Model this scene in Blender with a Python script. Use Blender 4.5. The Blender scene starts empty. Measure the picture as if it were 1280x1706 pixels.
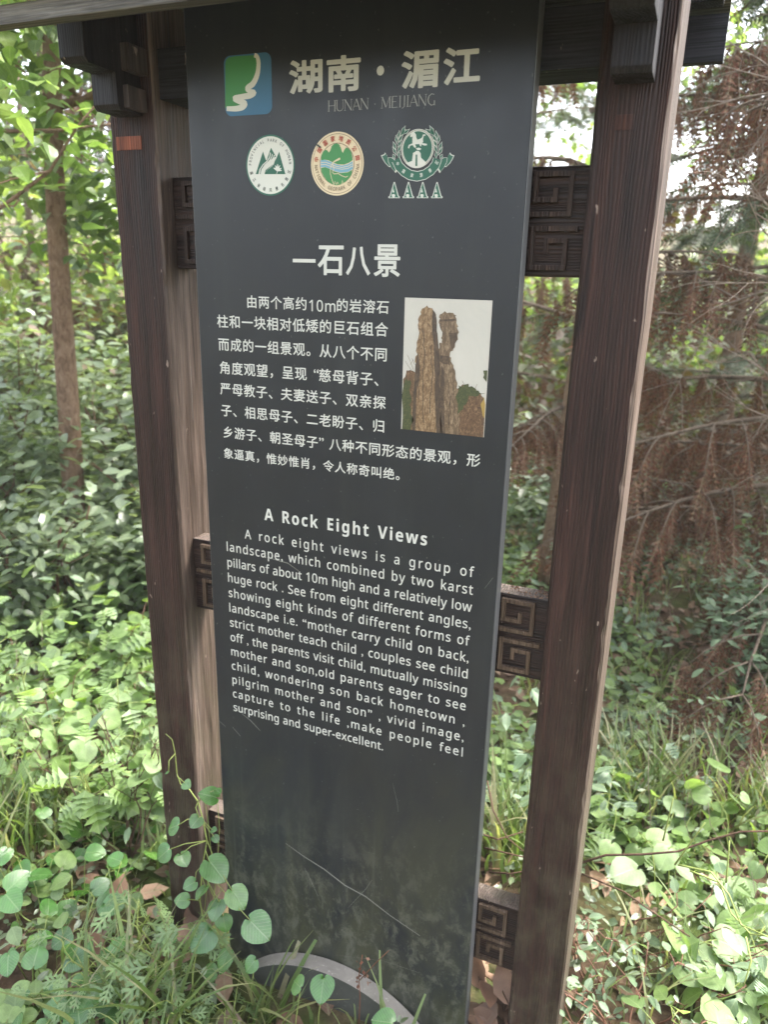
import bpy, bmesh, math, random
import numpy as np
from mathutils import Vector, Matrix, noise
from mathutils.geometry import tessellate_polygon
random.seed(7); rng = np.random.default_rng(11)
R = math.radians
scene = bpy.context.scene
COL = scene.collection

# ------------------------------------------------------------------ camera, sky, sun, exposure
CAM = Vector((0.8689, -1.2087, 1.53)); FPX = 1249.17
pi_, ro_, ya_ = R(17.4555), R(1.3693), R(21.90)
fwd = Vector((-math.sin(ya_)*math.cos(pi_), math.cos(ya_)*math.cos(pi_), -math.sin(pi_)))
rt = Vector((math.cos(ya_), math.sin(ya_), 0)); up = rt.cross(fwd)
r2 = rt*math.cos(ro_)+up*math.sin(ro_); u2 = up*math.cos(ro_)-rt*math.sin(ro_)
cd = bpy.data.cameras.new('camera'); cam = bpy.data.objects.new('camera', cd); COL.objects.link(cam)
cam.matrix_world = Matrix(((r2.x, u2.x, -fwd.x, CAM.x), (r2.y, u2.y, -fwd.y, CAM.y), (r2.z, u2.z, -fwd.z, CAM.z), (0, 0, 0, 1)))
cd.sensor_fit = 'HORIZONTAL'; cd.sensor_width = 36; cd.lens = FPX/1280*36; cd.clip_end = 400; cd.clip_start = .02
cd.dof.use_dof = True; cd.dof.focus_distance = 1.32; cd.dof.aperture_fstop = 5.6
scene.camera = cam

SUN = Vector((.52, .50, 1.25)).normalized()
w = bpy.data.worlds.new('World'); scene.world = w; w.use_nodes = True
nt = w.node_tree; bg = nt.nodes['Background']; sky = nt.nodes.new('ShaderNodeTexSky'); sky.sky_type = 'NISHITA'
sky.sun_disc = False; sky.sun_elevation = math.asin(SUN.z); sky.sun_rotation = math.atan2(SUN.x, SUN.y)
sky.air_density = 1.0; sky.dust_density = 4.0; sky.ozone_density = .6
hs = nt.nodes.new('ShaderNodeHueSaturation'); hs.inputs['Saturation'].default_value = .42   # thin high cloud greys the sky
nt.links.new(sky.outputs[0], hs.inputs['Color']); nt.links.new(hs.outputs[0], bg.inputs[0]); bg.inputs[1].default_value = .15
sl = bpy.data.lights.new('sun', 'SUN'); sl.energy = 2.6; sl.angle = R(24); sl.color = (1, .95, .87)
so = bpy.data.objects.new('sun', sl); COL.objects.link(so); so.rotation_euler = SUN.to_track_quat('Z', 'Y').to_euler(); so.location = (3, 3, 6)
vs = scene.view_settings; vs.view_transform = 'Standard'; vs.look = 'None'; vs.exposure = 2.85; vs.gamma = 1; vs.use_curve_mapping = False
scene.cycles.max_bounces = 6; scene.cycles.transparent_max_bounces = 4

GZ = -.085
def gz(x, y):
    d = math.hypot(x-.9, y+1.2)
    h = GZ + .05*noise.noise((x*.9, y*.9, 3.1))+.02*noise.noise((x*3.1, y*3.1, 1.1))
    if d > 7: h += .06*(d-7)**1.15
    return h
def ray(x, y): return fwd + r2*((x-640)/FPX) - u2*((y-853)/FPX)
def on_y(x, y, Y): d = ray(x, y); return CAM + d*((Y-CAM.y)/d.y)
def on_z(x, y, Z=GZ): d = ray(x, y); return CAM + d*((Z-CAM.z)/d.z)

# ------------------------------------------------------------------ node helpers
def mat(name):
    m = bpy.data.materials.new(name); m.use_nodes = True; t = m.node_tree
    return m, t, t.nodes['Principled BSDF']
def N(t, typ, **kw):
    n = t.nodes.new(typ)
    for k, v in kw.items():
        if k.startswith('i_'):
            n.inputs[k[2:].replace('_', ' ')].default_value = v
        else: setattr(n, k, v)
    return n
def ramp(t, stops, src=None):
    n = t.nodes.new('ShaderNodeValToRGB'); e = n.color_ramp.elements
    e[0].position, e[0].color = stops[0][0], (*stops[0][1], 1); e[1].position, e[1].color = stops[-1][0], (*stops[-1][1], 1)
    for p, c in stops[1:-1]:
        q = e.new(p); q.color = (*c, 1)
    if src is not None: t.links.new(src, n.inputs[0])
    return n
def mix(t, fac, a, b, mode='MIX'):
    n = t.nodes.new('ShaderNodeMix'); n.data_type = 'RGBA'; n.blend_type = mode
    for s, v in ((0, fac), (6, a), (7, b)):
        if hasattr(v, 'type') and hasattr(v, 'is_output'): t.links.new(v, n.inputs[s])
        elif isinstance(v, tuple): n.inputs[s].default_value = (*v, 1)
        else: n.inputs[s].default_value = v
    return n.outputs[2]
def bump(t, p, h, st, dist=.002):
    b = N(t, 'ShaderNodeBump'); b.inputs['Strength'].default_value = st; b.inputs['Distance'].default_value = dist
    t.links.new(h, b.inputs['Height']); t.links.new(b.outputs[0], p.inputs['Normal'])
def coords(t, scale, kind='Object', loc=(0, 0, 0)):
    c = N(t, 'ShaderNodeTexCoord'); m = N(t, 'ShaderNodeMapping'); m.inputs['Scale'].default_value = scale; m.inputs['Location'].default_value = loc
    t.links.new(c.outputs[kind], m.inputs[0]); return m.outputs[0]
def noise_n(t, vec, sc, det=4, rough=.55, dist=0):
    n = N(t, 'ShaderNodeTexNoise'); n.inputs['Scale'].default_value = sc; n.inputs['Detail'].default_value = det
    n.inputs['Roughness'].default_value = rough; n.inputs['Distortion'].default_value = dist; t.links.new(vec, n.inputs['Vector']); return n.outputs[0]

def plain(name, c, rough=.6, spec=.4, metal=0):
    m, t, p = mat(name); p.inputs['Base Color'].default_value = (*c, 1); p.inputs['Roughness'].default_value = rough
    p.inputs['Specular IOR Level'].default_value = spec; p.inputs['Metallic'].default_value = metal; return m

def wood(name, c1, c2, c3, axis='Z', rough=.55, relief=1.0, wear=.0):
    """weathered stained softwood, grain along one axis"""
    m, t, p = mat(name)
    s = {'Z': (1, 1, .035), 'X': (.035, 1, 1), 'Y': (1, .035, 1)}[axis]
    v = coords(t, s); gr = noise_n(t, v, 210, 3, .65, .5); gr2 = noise_n(t, v, 38, 2, .5, 1.2)
    wv = N(t, 'ShaderNodeTexWave'); wv.bands_direction = 'X' if axis != 'X' else 'Z'; wv.inputs['Scale'].default_value = 60
    wv.inputs['Distortion'].default_value = 14; wv.inputs['Detail'].default_value = 2; wv.inputs['Detail Scale'].default_value = .6
    v3 = coords(t, {'Z': (1, 1, .08), 'X': (.08, 1, 1), 'Y': (1, .08, 1)}[axis]); t.links.new(v3, wv.inputs[0])
    big = noise_n(t, coords(t, (1, 1, .5)), 7, 4, .6)
    a = ramp(t, [(.3, c1), (.52, c2), (.75, c3)], gr2)
    b = mix(t, .48 if axis == 'Z' else .6, a.outputs[0], ramp(t, [(.40, (.25,)*3), (.58, (1.25,)*3)], gr).outputs[0], 'MULTIPLY')
    b2 = mix(t, .4, b, ramp(t, [(.3, (.5,)*3), (.7, (1.4,)*3)], big).outputs[0], 'MULTIPLY')
    b2 = mix(t, .28, b2, ramp(t, [(.2, (.45,)*3), (.8, (1.15,)*3)], wv.outputs[1]).outputs[0], 'MULTIPLY')
    vo = N(t, 'ShaderNodeTexVoronoi'); vo.inputs['Scale'].default_value = 3.1; t.links.new(coords(t, {'Z': (1.6, 1.6, .8), 'X': (.8, 1.6, 1.6), 'Y': (1.6, .8, 1.6)}[axis], loc=(.3, .7, .1)), vo.inputs['Vector'])
    b2 = mix(t, ramp(t, [(.035, (.8,)*3), (.085, (0,)*3)], vo.outputs['Distance']).outputs[0], b2, (c1[0]*.5, c1[1]*.45, c1[2]*.4))
    ck = ramp(t, [(.485, (0,)*3), (.5, (.85,)*3), (.515, (0,)*3)], noise_n(t, coords(t, {'Z': (1, 1, .012), 'X': (.012, 1, 1), 'Y': (1, .012, 1)}[axis], loc=(7, 2, 5)), 26, 1, .4))
    ckm = N(t, 'ShaderNodeMath', operation='MULTIPLY'); t.links.new(ck.outputs[0], ckm.inputs[0])
    t.links.new(ramp(t, [(.52, (0,)*3), (.6, (1,)*3)], noise_n(t, coords(t, (1, 1, .6), loc=(2, 8, 1)), 5, 2)).outputs[0], ckm.inputs[1])
    b2 = mix(t, ckm.outputs[0], b2, (c1[0]*.25, c1[1]*.25, c1[2]*.25))
    # pale specks and scuffs
    sp = ramp(t, [(.735, (0,)*3), (.76, (1,)*3)], noise_n(t, coords(t, (1, 1, .35), loc=(3, 1, 2)), 90, 2, .5))
    b3 = mix(t, sp.outputs[0], b2, (.22, .17, .14))
    if wear:   # green-brown damp staining near the ground
        c = N(t, 'ShaderNodeNewGeometry'); sx = N(t, 'ShaderNodeSeparateXYZ'); t.links.new(c.outputs['Position'], sx.inputs[0])
        mr = N(t, 'ShaderNodeMapRange'); mr.inputs[1].default_value = 1.1; mr.inputs[2].default_value = -.1; t.links.new(sx.outputs[2], mr.inputs[0])
        mm = N(t, 'ShaderNodeMath', operation='MULTIPLY'); t.links.new(mr.outputs[0], mm.inputs[0])
        t.links.new(ramp(t, [(.4, (0,)*3), (.65, (1,)*3)], noise_n(t, coords(t, (1, 1, .6)), 22, 5, .7)).outputs[0], mm.inputs[1])
        b3 = mix(t, mm.outputs[0], b3, (.060, .050, .032))
    t.links.new(b3, p.inputs['Base Color'])
    rr = ramp(t, [(.3, (rough-.1,)*3), (.7, (rough+.15,)*3)], gr2); t.links.new(rr.outputs[0], p.inputs['Roughness'])
    p.inputs['Specular IOR Level'].default_value = .26
    ad = N(t, 'ShaderNodeMath', operation='ADD'); t.links.new(gr, ad.inputs[0]); t.links.new(wv.outputs[1], ad.inputs[1])
    bump(t, p, ad.outputs[0], .7*relief, .0016)
    return m

def leafmat(name, cols, rough=.42, trans=.35, spec=.45, tcol=None, scale=.5):
    m, t, p = mat(name)
    g = N(t, 'ShaderNodeNewGeometry'); oi = N(t, 'ShaderNodeObjectInfo')
    ad = N(t, 'ShaderNodeMath', operation='ADD'); fr = N(t, 'ShaderNodeMath', operation='FRACT')
    t.links.new(g.outputs['Random Per Island'], ad.inputs[0]); t.links.new(oi.outputs['Random'], ad.inputs[1]); t.links.new(ad.outputs[0], fr.inputs[0])
    n = len(cols); rp = ramp(t, [(i/(n-1), c) for i, c in enumerate(cols)], fr.outputs[0])
    ns = noise_n(t, coords(t, (1, 1, 1)), 60, 3, .6)
    c = mix(t, .5, rp.outputs[0], ramp(t, [(.3, (.65,)*3), (.7, (1.25,)*3)], ns).outputs[0], 'MULTIPLY')
    cl = noise_n(t, coords(t, (1, 1, 1), 'Object', (5, 5, 5)), 2.2, 2, .5)
    c = mix(t, .45, c, ramp(t, [(.35, (.6,)*3), (.65, (1.3,)*3)], cl).outputs[0], 'MULTIPLY')
    at = N(t, 'ShaderNodeAttribute', attribute_name='leaf_co'); sx = N(t, 'ShaderNodeSeparateXYZ'); t.links.new(at.outputs['Vector'], sx.inputs[0])
    def mth(op, a, b=None):
        n_ = N(t, 'ShaderNodeMath', operation=op)
        for i_, v_ in ((0, a), (1, b)):
            if v_ is None: continue
            if isinstance(v_, (int, float)): n_.inputs[i_].default_value = v_
            else: t.links.new(v_, n_.inputs[i_])
        return n_.outputs[0]
    ax = mth('ABSOLUTE', sx.outputs[0]); ph = mth('MULTIPLY', mth('SUBTRACT', sx.outputs[1], mth('MULTIPLY', ax, .9)), 44); sn = mth('SINE', ph)
    side = ramp(t, [(.86, (0,)*3), (.99, (1,)*3)], mth('ADD', mth('MULTIPLY', sn, .5), .5)); midr = ramp(t, [(.0, (1,)*3), (.035, (0,)*3)], ax)
    vein = mth('MAXIMUM', mth('MULTIPLY', side.outputs[0], .45), midr.outputs[0]); has = mth('GREATER_THAN', sx.outputs[1], .02); vein = mth('MULTIPLY', vein, has)
    c = mix(t, mth('MULTIPLY', vein, .5), c, mix(t, .5, c, (.30, .36, .20)))
    # blotches and browned spots
    bl = ramp(t, [(.64, (0,)*3), (.70, (.8,)*3)], noise_n(t, coords(t, (1, 1, 1), 'Object', (9, 2, 4)), 38, 3, .6)); c = mix(t, mth('MULTIPLY', bl.outputs[0], .5), c, (.16, .13, .05))
    bp = N(t, 'ShaderNodeBump'); bp.inputs['Strength'].default_value = .28; bp.inputs['Distance'].default_value = .002; t.links.new(mth('SUBTRACT', ns, vein), bp.inputs['Height']); t.links.new(bp.outputs[0], p.inputs['Normal'])
    t.links.new(c, p.inputs['Base Color']); p.inputs['Roughness'].default_value = rough; p.inputs['Specular IOR Level'].default_value = spec
    if trans:
        tr = N(t, 'ShaderNodeBsdfTranslucent'); ms = N(t, 'ShaderNodeMixShader'); ms.inputs[0].default_value = trans
        cc = mix(t, 1.0, c, tcol or (1.9, 2.0, .9), 'MULTIPLY'); t.links.new(cc, tr.inputs[0])
        out = t.nodes['Material Output']; t.links.new(p.outputs[0], ms.inputs[1]); t.links.new(tr.outputs[0], ms.inputs[2]); t.links.new(ms.outputs[0], out.inputs[0])
    return m

# ------------------------------------------------------------------ object helpers
def setp(o, label=None, cat=None, group=None, kind=None):
    for k, v in (('label', label), ('category', cat), ('group', group), ('kind', kind)):
        if v: o[k] = v
    return o
def link(name, me, parent=None, loc=None):
    o = bpy.data.objects.new(name, me); COL.objects.link(o)
    if parent: o.parent = parent
    if loc is not None: o.location = loc
    return o
def empty(name, loc, label, cat, group=None):
    o = bpy.data.objects.new(name, None); COL.objects.link(o); o.location = loc; o.empty_display_size = .05
    return setp(o, label, cat, group)
def npmesh(name, V, F, mats, mi=None, smooth=True):
    """V (n,3), F (m,3) triangles"""
    me = bpy.data.meshes.new(name); V = np.asarray(V, np.float32); F = np.asarray(F, np.int32)
    me.vertices.add(len(V)); me.vertices.foreach_set('co', V.ravel())
    me.loops.add(len(F)*3); me.loops.foreach_set('vertex_index', F.ravel())
    me.polygons.add(len(F)); me.polygons.foreach_set('loop_start', np.arange(len(F), dtype=np.int32)*3)
    me.polygons.foreach_set('loop_total', np.full(len(F), 3, np.int32))
    if mi is not None: me.polygons.foreach_set('material_index', np.asarray(mi, np.int32))
    me.polygons.foreach_set('use_smooth', np.full(len(F), smooth))
    for m in (mats if isinstance(mats, (list, tuple)) else [mats]): me.materials.append(m)
    me.update(); me.validate(); return me
class Geo:
    def __init__(s): s.V = []; s.F = []; s.M = []; s.n = 0; s.C = []
    def add(s, V, F, m=0, T=None):
        if T is not None: s.C.append((s.n, np.tile(T, (len(V)//len(T), 1))))
        V = np.asarray(V, float).reshape(-1, 3); F = np.asarray(F, int).reshape(-1, 3)
        s.V.append(V); s.F.append(F+s.n); s.M.append(np.full(len(F), m)); s.n += len(V)
    def build(s, name, mats, parent=None, smooth=True, loc=None):
        if not s.V: return None
        V = np.concatenate(s.V)
        if loc is not None: V = V-np.array(loc)
        me = npmesh(name, V, np.concatenate(s.F), mats, np.concatenate(s.M), smooth)
        if s.C:
            L = np.zeros((len(V), 3), np.float32)
            for o_, c_ in s.C: L[o_:o_+len(c_)] = c_
            me.attributes.new('leaf_co', 'FLOAT_VECTOR', 'POINT').data.foreach_set('vector', L.ravel())
        return link(name, me, parent, loc)
def tube(g, pts, r0, r1=None, seg=6, m=0):
    pts = [Vector(p) for p in pts]; n = len(pts); r1 = r0 if r1 is None else r1
    V = []; F = []; prev = None
    for i, p in enumerate(pts):
        t = (pts[min(i+1, n-1)]-pts[max(i-1, 0)]).normalized()
        a = prev if prev is not None else (Vector((0, 0, 1)) if abs(t.z) < .9 else Vector((1, 0, 0)))
        x = (a - t*a.dot(t)).normalized(); y = t.cross(x); prev = x; r = r0+(r1-r0)*i/(n-1)
        for k in range(seg):
            q = p + (x*math.cos(2*math.pi*k/seg)+y*math.sin(2*math.pi*k/seg))*r; V.append(q[:])
    for i in range(n-1):
        for k in range(seg):
            a, b = i*seg+k, i*seg+(k+1) % seg; F += [(a, b, b+seg), (a, b+seg, a+seg)]
    c0, c1 = len(V), len(V)+1; V += [pts[0][:], pts[-1][:]]
    for k in range(seg): F += [(c0, (k+1) % seg, k), (c1, (n-1)*seg+k, (n-1)*seg+(k+1) % seg)]
    g.add(V, F, m)
def bm_obj(name, bm, m, parent=None, bev=0, smooth=False):
    if bev:
        bmesh.ops.bevel(bm, geom=list(bm.edges), offset=bev, segments=2, affect='EDGES', profile=.6)
    me = bpy.data.meshes.new(name); bm.to_mesh(me); bm.free()
    for q in (m if isinstance(m, (list, tuple)) else [m]): me.materials.append(q)
    if smooth:
        for p in me.polygons: p.use_smooth = True
    return link(name, me, parent)
def bm_box(bm, x0, x1, y0, y1, z0, z1):
    vs_ = [bm.verts.new(c) for c in ((x0, y0, z0), (x1, y0, z0), (x1, y1, z0), (x0, y1, z0), (x0, y0, z1), (x1, y0, z1), (x1, y1, z1), (x0, y1, z1))]
    for f in ((3, 2, 1, 0), (4, 5, 6, 7), (0, 1, 5, 4), (1, 2, 6, 5), (2, 3, 7, 6), (3, 0, 4, 7)): bm.faces.new([vs_[i] for i in f])
def box_obj(name, b, m, parent=None, bev=.002):
    bm = bmesh.new(); bm_box(bm, *b); return bm_obj(name, bm, m, parent, bev)
def prism(name, poly, y0, y1, m, parent=None, bev=0):
    """poly in XZ extruded along Y"""
    bm = bmesh.new(); a = [bm.verts.new((x, y0, z)) for x, z in poly]; b = [bm.verts.new((x, y1, z)) for x, z in poly]; n = len(poly)
    bm.faces.new(a); bm.faces.new(b[::-1])
    for i in range(n): bm.faces.new((a[(i+1) % n], a[i], b[i], b[(i+1) % n]))
    bmesh.ops.recalc_face_normals(bm, faces=bm.faces[:])
    return bm_obj(name, bm, m, parent, bev)

# ------------------------------------------------------------------ materials
M = {}
M['post'] = wood('stained_post_wood', (.013, .0062, .0048), (.028, .0130, .0098), (.050, .0225, .0165), 'Z', .58, 1.0, wear=1)
M['litface'] = wood('lit_face_wood', (.055, .038, .030), (.095, .068, .054), (.15, .115, .095), 'Z', .45, 1.0, wear=1)  # paler copy of the post wood, painting light on side faces and tops
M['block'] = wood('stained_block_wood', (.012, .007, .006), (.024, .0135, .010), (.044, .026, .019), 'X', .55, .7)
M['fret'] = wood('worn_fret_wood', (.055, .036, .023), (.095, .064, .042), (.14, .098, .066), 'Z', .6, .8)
M['fretshade'] = wood('roof_shaded_fret_wood', (.018, .011, .008), (.033, .020, .015), (.055, .035, .026), 'Z', .6, .8)  # darker carving copy: roof shade on the top blocks put into the colour
M['darkwood'] = wood('dark_bracket_wood', (.007, .007, .009), (.012, .011, .013), (.019, .016, .017), 'Z', .55, .5)
M['beam'] = wood('dark_beam_wood', (.010, .010, .014), (.016, .017, .022), (.024, .024, .03), 'X', .6, .4)
M['eave'] = wood('weathered_eave_wood', (.065, .06, .052), (.105, .098, .085), (.15, .14, .12), 'X', .75, .6)
M['peg'] = wood('rust_red_peg', (.10, .035, .02), (.22, .07, .04), (.33, .12, .07), 'Z', .7, .8)
M['pegdark'] = wood('dull_red_peg', (.03, .014, .011), (.06, .025, .018), (.10, .04, .028), 'Z', .7, .8)

def panel_mat():
    m, t, p = mat('painted_panel')
    v = coords(t, (1, 1, 1)); fine = noise_n(t, v, 900, 2, .6)
    g = N(t, 'ShaderNodeNewGeometry'); sx = N(t, 'ShaderNodeSeparateXYZ'); t.links.new(g.outputs['Position'], sx.inputs[0])
    base = ramp(t, [(.3, (.010, .0125, .0165)), (.7, (.0145, .0175, .021))], noise_n(t, v, 6, 4, .6)).outputs[0]
    mr = N(t, 'ShaderNodeMapRange'); mr.inputs[1].default_value = .72; mr.inputs[2].default_value = .05; t.links.new(sx.outputs[2], mr.inputs[0])
    def masked(src, mrn=mr):
        mm = N(t, 'ShaderNodeMath', operation='MULTIPLY'); t.links.new(mrn.outputs[0], mm.inputs[0]); t.links.new(src, mm.inputs[1]); mm.use_clamp = True; return mm.outputs[0]
    # green-brown algae film, streaked downwards
    al = ramp(t, [(.38, (0,)*3), (.62, (.9,)*3)], noise_n(t, coords(t, (1, 1, .38)), 9, 7, .68, .8)).outputs[0]
    c = mix(t, masked(al), base, (.044, .046, .027))
    # pale mud splash specks low down
    mr2 = N(t, 'ShaderNodeMapRange'); mr2.inputs[1].default_value = .46; mr2.inputs[2].default_value = .12; t.links.new(sx.outputs[2], mr2.inputs[0])
    mu = ramp(t, [(.49, (0,)*3), (.60, (.85,)*3)], noise_n(t, coords(t, (1, 1, .6)), 26, 8, .78, .3)).outputs[0]
    c = mix(t, masked(mu, mr2), c, (.085, .088, .066))
    st = ramp(t, [(.62, (0,)*3), (.75, (.35,)*3)], noise_n(t, coords(t, (1, 1, .02)), 60, 3, .6)).outputs[0]
    c = mix(t, masked(st), c, (.085, .09, .075))
    dust = ramp(t, [(.70, (0,)*3), (.73, (.8,)*3)], noise_n(t, coords(t, (1, 1, .7), loc=(1, 4, 2)), 170, 2, .5)).outputs[0]
    dm = ramp(t, [(.5, (0,)*3), (.75, (.5,)*3)], noise_n(t, coords(t, (1, 1, .12)), 11, 4, .6)).outputs[0]
    c = mix(t, dust, c, (.075, .08, .075)); c = mix(t, dm, c, (.026, .03, .029))
    t.links.new(c, p.inputs['Base Color']); p.inputs['Specular IOR Level'].default_value = .38
    rr = ramp(t, [(.3, (.30,)*3), (.8, (.48,)*3)], noise_n(t, v, 14, 5, .65)); t.links.new(rr.outputs[0], p.inputs['Roughness'])
    bump(t, p, fine, .12, .0004)
    return m
M['panel'] = panel_mat()
M['edge'] = plain('panel_edge_metal', (.16, .165, .17), .42, .5, .3)
M['ink'] = plain('cream_lettering', (.46, .465, .42), .55)
M['inkdim'] = plain('worn_cream_lettering', (.33, .33, .30), .6)
M['white'] = plain('emblem_white', (.55, .56, .50), .5)
M['cream'] = plain('emblem_cream', (.60, .50, .33), .5)
M['dgreen'] = plain('emblem_deep_green', (.018, .10, .062), .5)
M['green'] = plain('emblem_green', (.045, .21, .065), .5)
M['lgreen'] = plain('emblem_leaf_green', (.06, .27, .08), .5)
M['blue'] = plain('emblem_blue', (.035, .13, .23), .5)
M['lblue'] = plain('emblem_pale_blue', (.16, .33, .42), .5)
M['black'] = plain('emblem_black_print', (.02, .035, .03), .5)
M['red'] = plain('emblem_red_print', (.36, .055, .04), .5)
M['tan'] = plain('emblem_brown_print', (.20, .15, .10), .5)
M['scratch'] = plain('bare_scratch', (.17, .17, .15), .8)
M['seam'] = plain('dark_seam', (.02, .018, .016), .8)
M['plate'] = None
def stone_plate(name, a, b, sp):
    m, t, p = mat(name); v = coords(t, (1, 1, 1))
    c = ramp(t, [(.3, a), (.7, b)], noise_n(t, v, 18, 8, .7)).outputs[0]
    s = ramp(t, [(.62, (0,)*3), (.72, (1,)*3)], noise_n(t, v, 140, 3, .6)).outputs[0]
    c = mix(t, s, c, sp); t.links.new(c, p.inputs['Base Color']); p.inputs['Roughness'].default_value = .6; bump(t, p, noise_n(t, v, 300, 3), .3, .001); return m
M['plate'] = stone_plate('arched_plate_face', (.035, .037, .033), (.055, .058, .05), (.10, .10, .085))
M['platerim'] = stone_plate('arched_plate_rim', (.15, .135, .115), (.24, .22, .19), (.32, .30, .27))  # paler than the face: light on the plate's top edge painted in

# picture of the rocks: pigments
def pig(name, a, b, c, sc, str_=(1, 1, .35)):
    m, t, p = mat(name); v = coords(t, str_); n1 = noise_n(t, v, sc, 9, .82, .9)
    cc = ramp(t, [(.3, a), (.5, b), (.72, c)], n1).outputs[0]; t.links.new(cc, p.inputs['Base Color']); p.inputs['Roughness'].default_value = .45; return m
M['rock'] = pig('printed_rock', (.022, .012, .006), (.15, .09, .042), (.46, .34, .20), 210, (1, 1, .45))
M['rockd'] = pig('printed_dark_rock', (.012, .008, .006), (.055, .034, .02), (.16, .11, .07), 200)
M['rockr'] = pig('printed_rust_rock', (.02, .01, .006), (.085, .045, .022), (.26, .17, .09), 220, (1, 1, .7))
M['bush'] = pig('printed_bush', (.010, .014, .006), (.035, .045, .014), (.12, .12, .04), 330, (1, 1, 1))
M['paper'] = pig('printed_sky', (.37, .36, .315), (.40, .385, .335), (.43, .41, .36), 8, (1, 1, 1))
M['rockg'] = pig('printed_grey_rock', (.016, .010, .006), (.11, .072, .040), (.36, .27, .17), 200, (1, 1, .35))
M['rocks'] = pig('printed_rock_shadow', (.012, .008, .005), (.05, .032, .02), (.12, .08, .05), 150)
M['yellow'] = plain('printed_yellow_leaves', (.28, .19, .05), .5)

M['bark'] = None
def barkmat(name, a, b, c, sc=26):
    m, t, p = mat(name); n1 = noise_n(t, coords(t, (1, 1, .45)), sc*1.6, 10, .78, .9); n2 = noise_n(t, coords(t, (1, 1, 1)), 5, 4)
    cc = mix(t, .4, ramp(t, [(.3, a), (.5, b), (.75, c)], n1).outputs[0], ramp(t, [(.35, (.6,)*3), (.7, (1.3,)*3)], n2).outputs[0], 'MULTIPLY')
    t.links.new(cc, p.inputs['Base Color']); p.inputs['Roughness'].default_value = .9; p.inputs['Specular IOR Level'].default_value = .15; bump(t, p, n1, 1, .012); return m
M['bark'] = barkmat('brown_bark', (.06, .038, .025), (.20, .13, .085), (.34, .25, .18))
M['bark2'] = barkmat('grey_brown_bark', (.06, .045, .035), (.15, .115, .085), (.26, .21, .16))
M['twig'] = barkmat('pale_twig', (.13, .10, .08), (.24, .19, .15), (.36, .30, .24), 60)
M['dtwig'] = barkmat('brown_twig', (.05, .03, .02), (.10, .06, .04), (.17, .11, .075), 60)
M['stem'] = plain('green_stem', (.16, .20, .05), .6)
M['rstem'] = plain('reddish_stem', (.11, .05, .03), .6)
M['l_canopy'] = leafmat('canopy_leaf', [(.08, .13, .04), (.10, .17, .03), (.06, .10, .04), (.15, .22, .04), (.13, .17, .09)], .35, .42, .6, (1.5, 1.6, 1.0))
M['l_canopyp'] = leafmat('pale_canopy_leaf', [(.12, .18, .05), (.15, .21, .07), (.18, .22, .09), (.10, .15, .05)], .45, .5)
M['l_shrub'] = leafmat('shrub_leaf', [(.10, .14, .07), (.13, .17, .095), (.17, .21, .14), (.07, .11, .05), (.19, .23, .17)], .30, .35, .7)
M['l_dark'] = leafmat('dark_leaf', [(.02, .045, .018), (.035, .065, .025), (.05, .09, .035)], .45, .25)
M['l_weed'] = leafmat('weed_leaf', [(.12, .19, .06), (.17, .25, .085), (.10, .16, .06), (.18, .27, .09), (.15, .21, .11), (.17, .25, .10)], .42, .45, .5)
M['l_round'] = leafmat('round_leaf', [(.035, .12, .018), (.05, .145, .022), (.03, .095, .018), (.08, .18, .035)], .2, .25, .9)
M['l_pale'] = leafmat('pale_leaf', [(.09, .14, .08), (.12, .17, .10), (.08, .13, .07), (.14, .19, .13)], .5, .25, .4)
M['l_grass'] = leafmat('grass_blade', [(.08, .13, .035), (.12, .17, .05), (.07, .11, .03), (.19, .20, .10), (.24, .22, .14)], .45, .4)
M['l_mug'] = leafmat('mugwort_leaf', [(.12, .19, .08), (.15, .22, .10), (.17, .25, .11)], .5, .4)
M['needle'] = leafmat('conifer_needle', [(.022, .038, .018), (.035, .055, .028), (.055, .075, .04), (.03, .042, .02)], .5, .2, .4)
M['dead'] = leafmat('dead_needle', [(.10, .042, .028), (.17, .07, .042), (.06, .03, .02), (.21, .12, .08)], .7, .2, .2, (1.4, 1.2, 1.))
M['litter'] = leafmat('dead_leaf', [(.13, .07, .045), (.22, .13, .085), (.28, .18, .12), (.10, .055, .035), (.24, .17, .13)], .6, .15, .3, (1.2, 1.1, 1.))
M['l_far'] = leafmat('far_leaf', [(.08, .13, .04), (.12, .17, .06), (.07, .11, .04), (.14, .19, .07), (.11, .12, .07)], .5, .5)
M['l_farp'] = leafmat('far_brown_leaf', [(.07, .055, .03), (.06, .07, .03), (.10, .065, .045), (.04, .05, .02)], .6, .35)
def ground_mat():
    m, t, p = mat('litter_soil'); v = coords(t, (1, 1, 1)); a = noise_n(t, v, 14, 8, .75); b = noise_n(t, v, 2.2, 4, .6)
    c1 = ramp(t, [(.3, (.03, .02, .013)), (.5, (.075, .048, .032)), (.72, (.16, .11, .075))], a).outputs[0]
    c = mix(t, ramp(t, [(.45, (0,)*3), (.6, (1,)*3)], b).outputs[0], c1, ramp(t, [(.35, (.03, .045, .012)), (.7, (.075, .10, .03))], a).outputs[0])
    t.links.new(c, p.inputs['Base Color']); p.inputs['Roughness'].default_value = .95; p.inputs['Specular IOR Level'].default_value = .1; bump(t, p, a, 1, .02); return m
M['ground'] = ground_mat()

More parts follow.
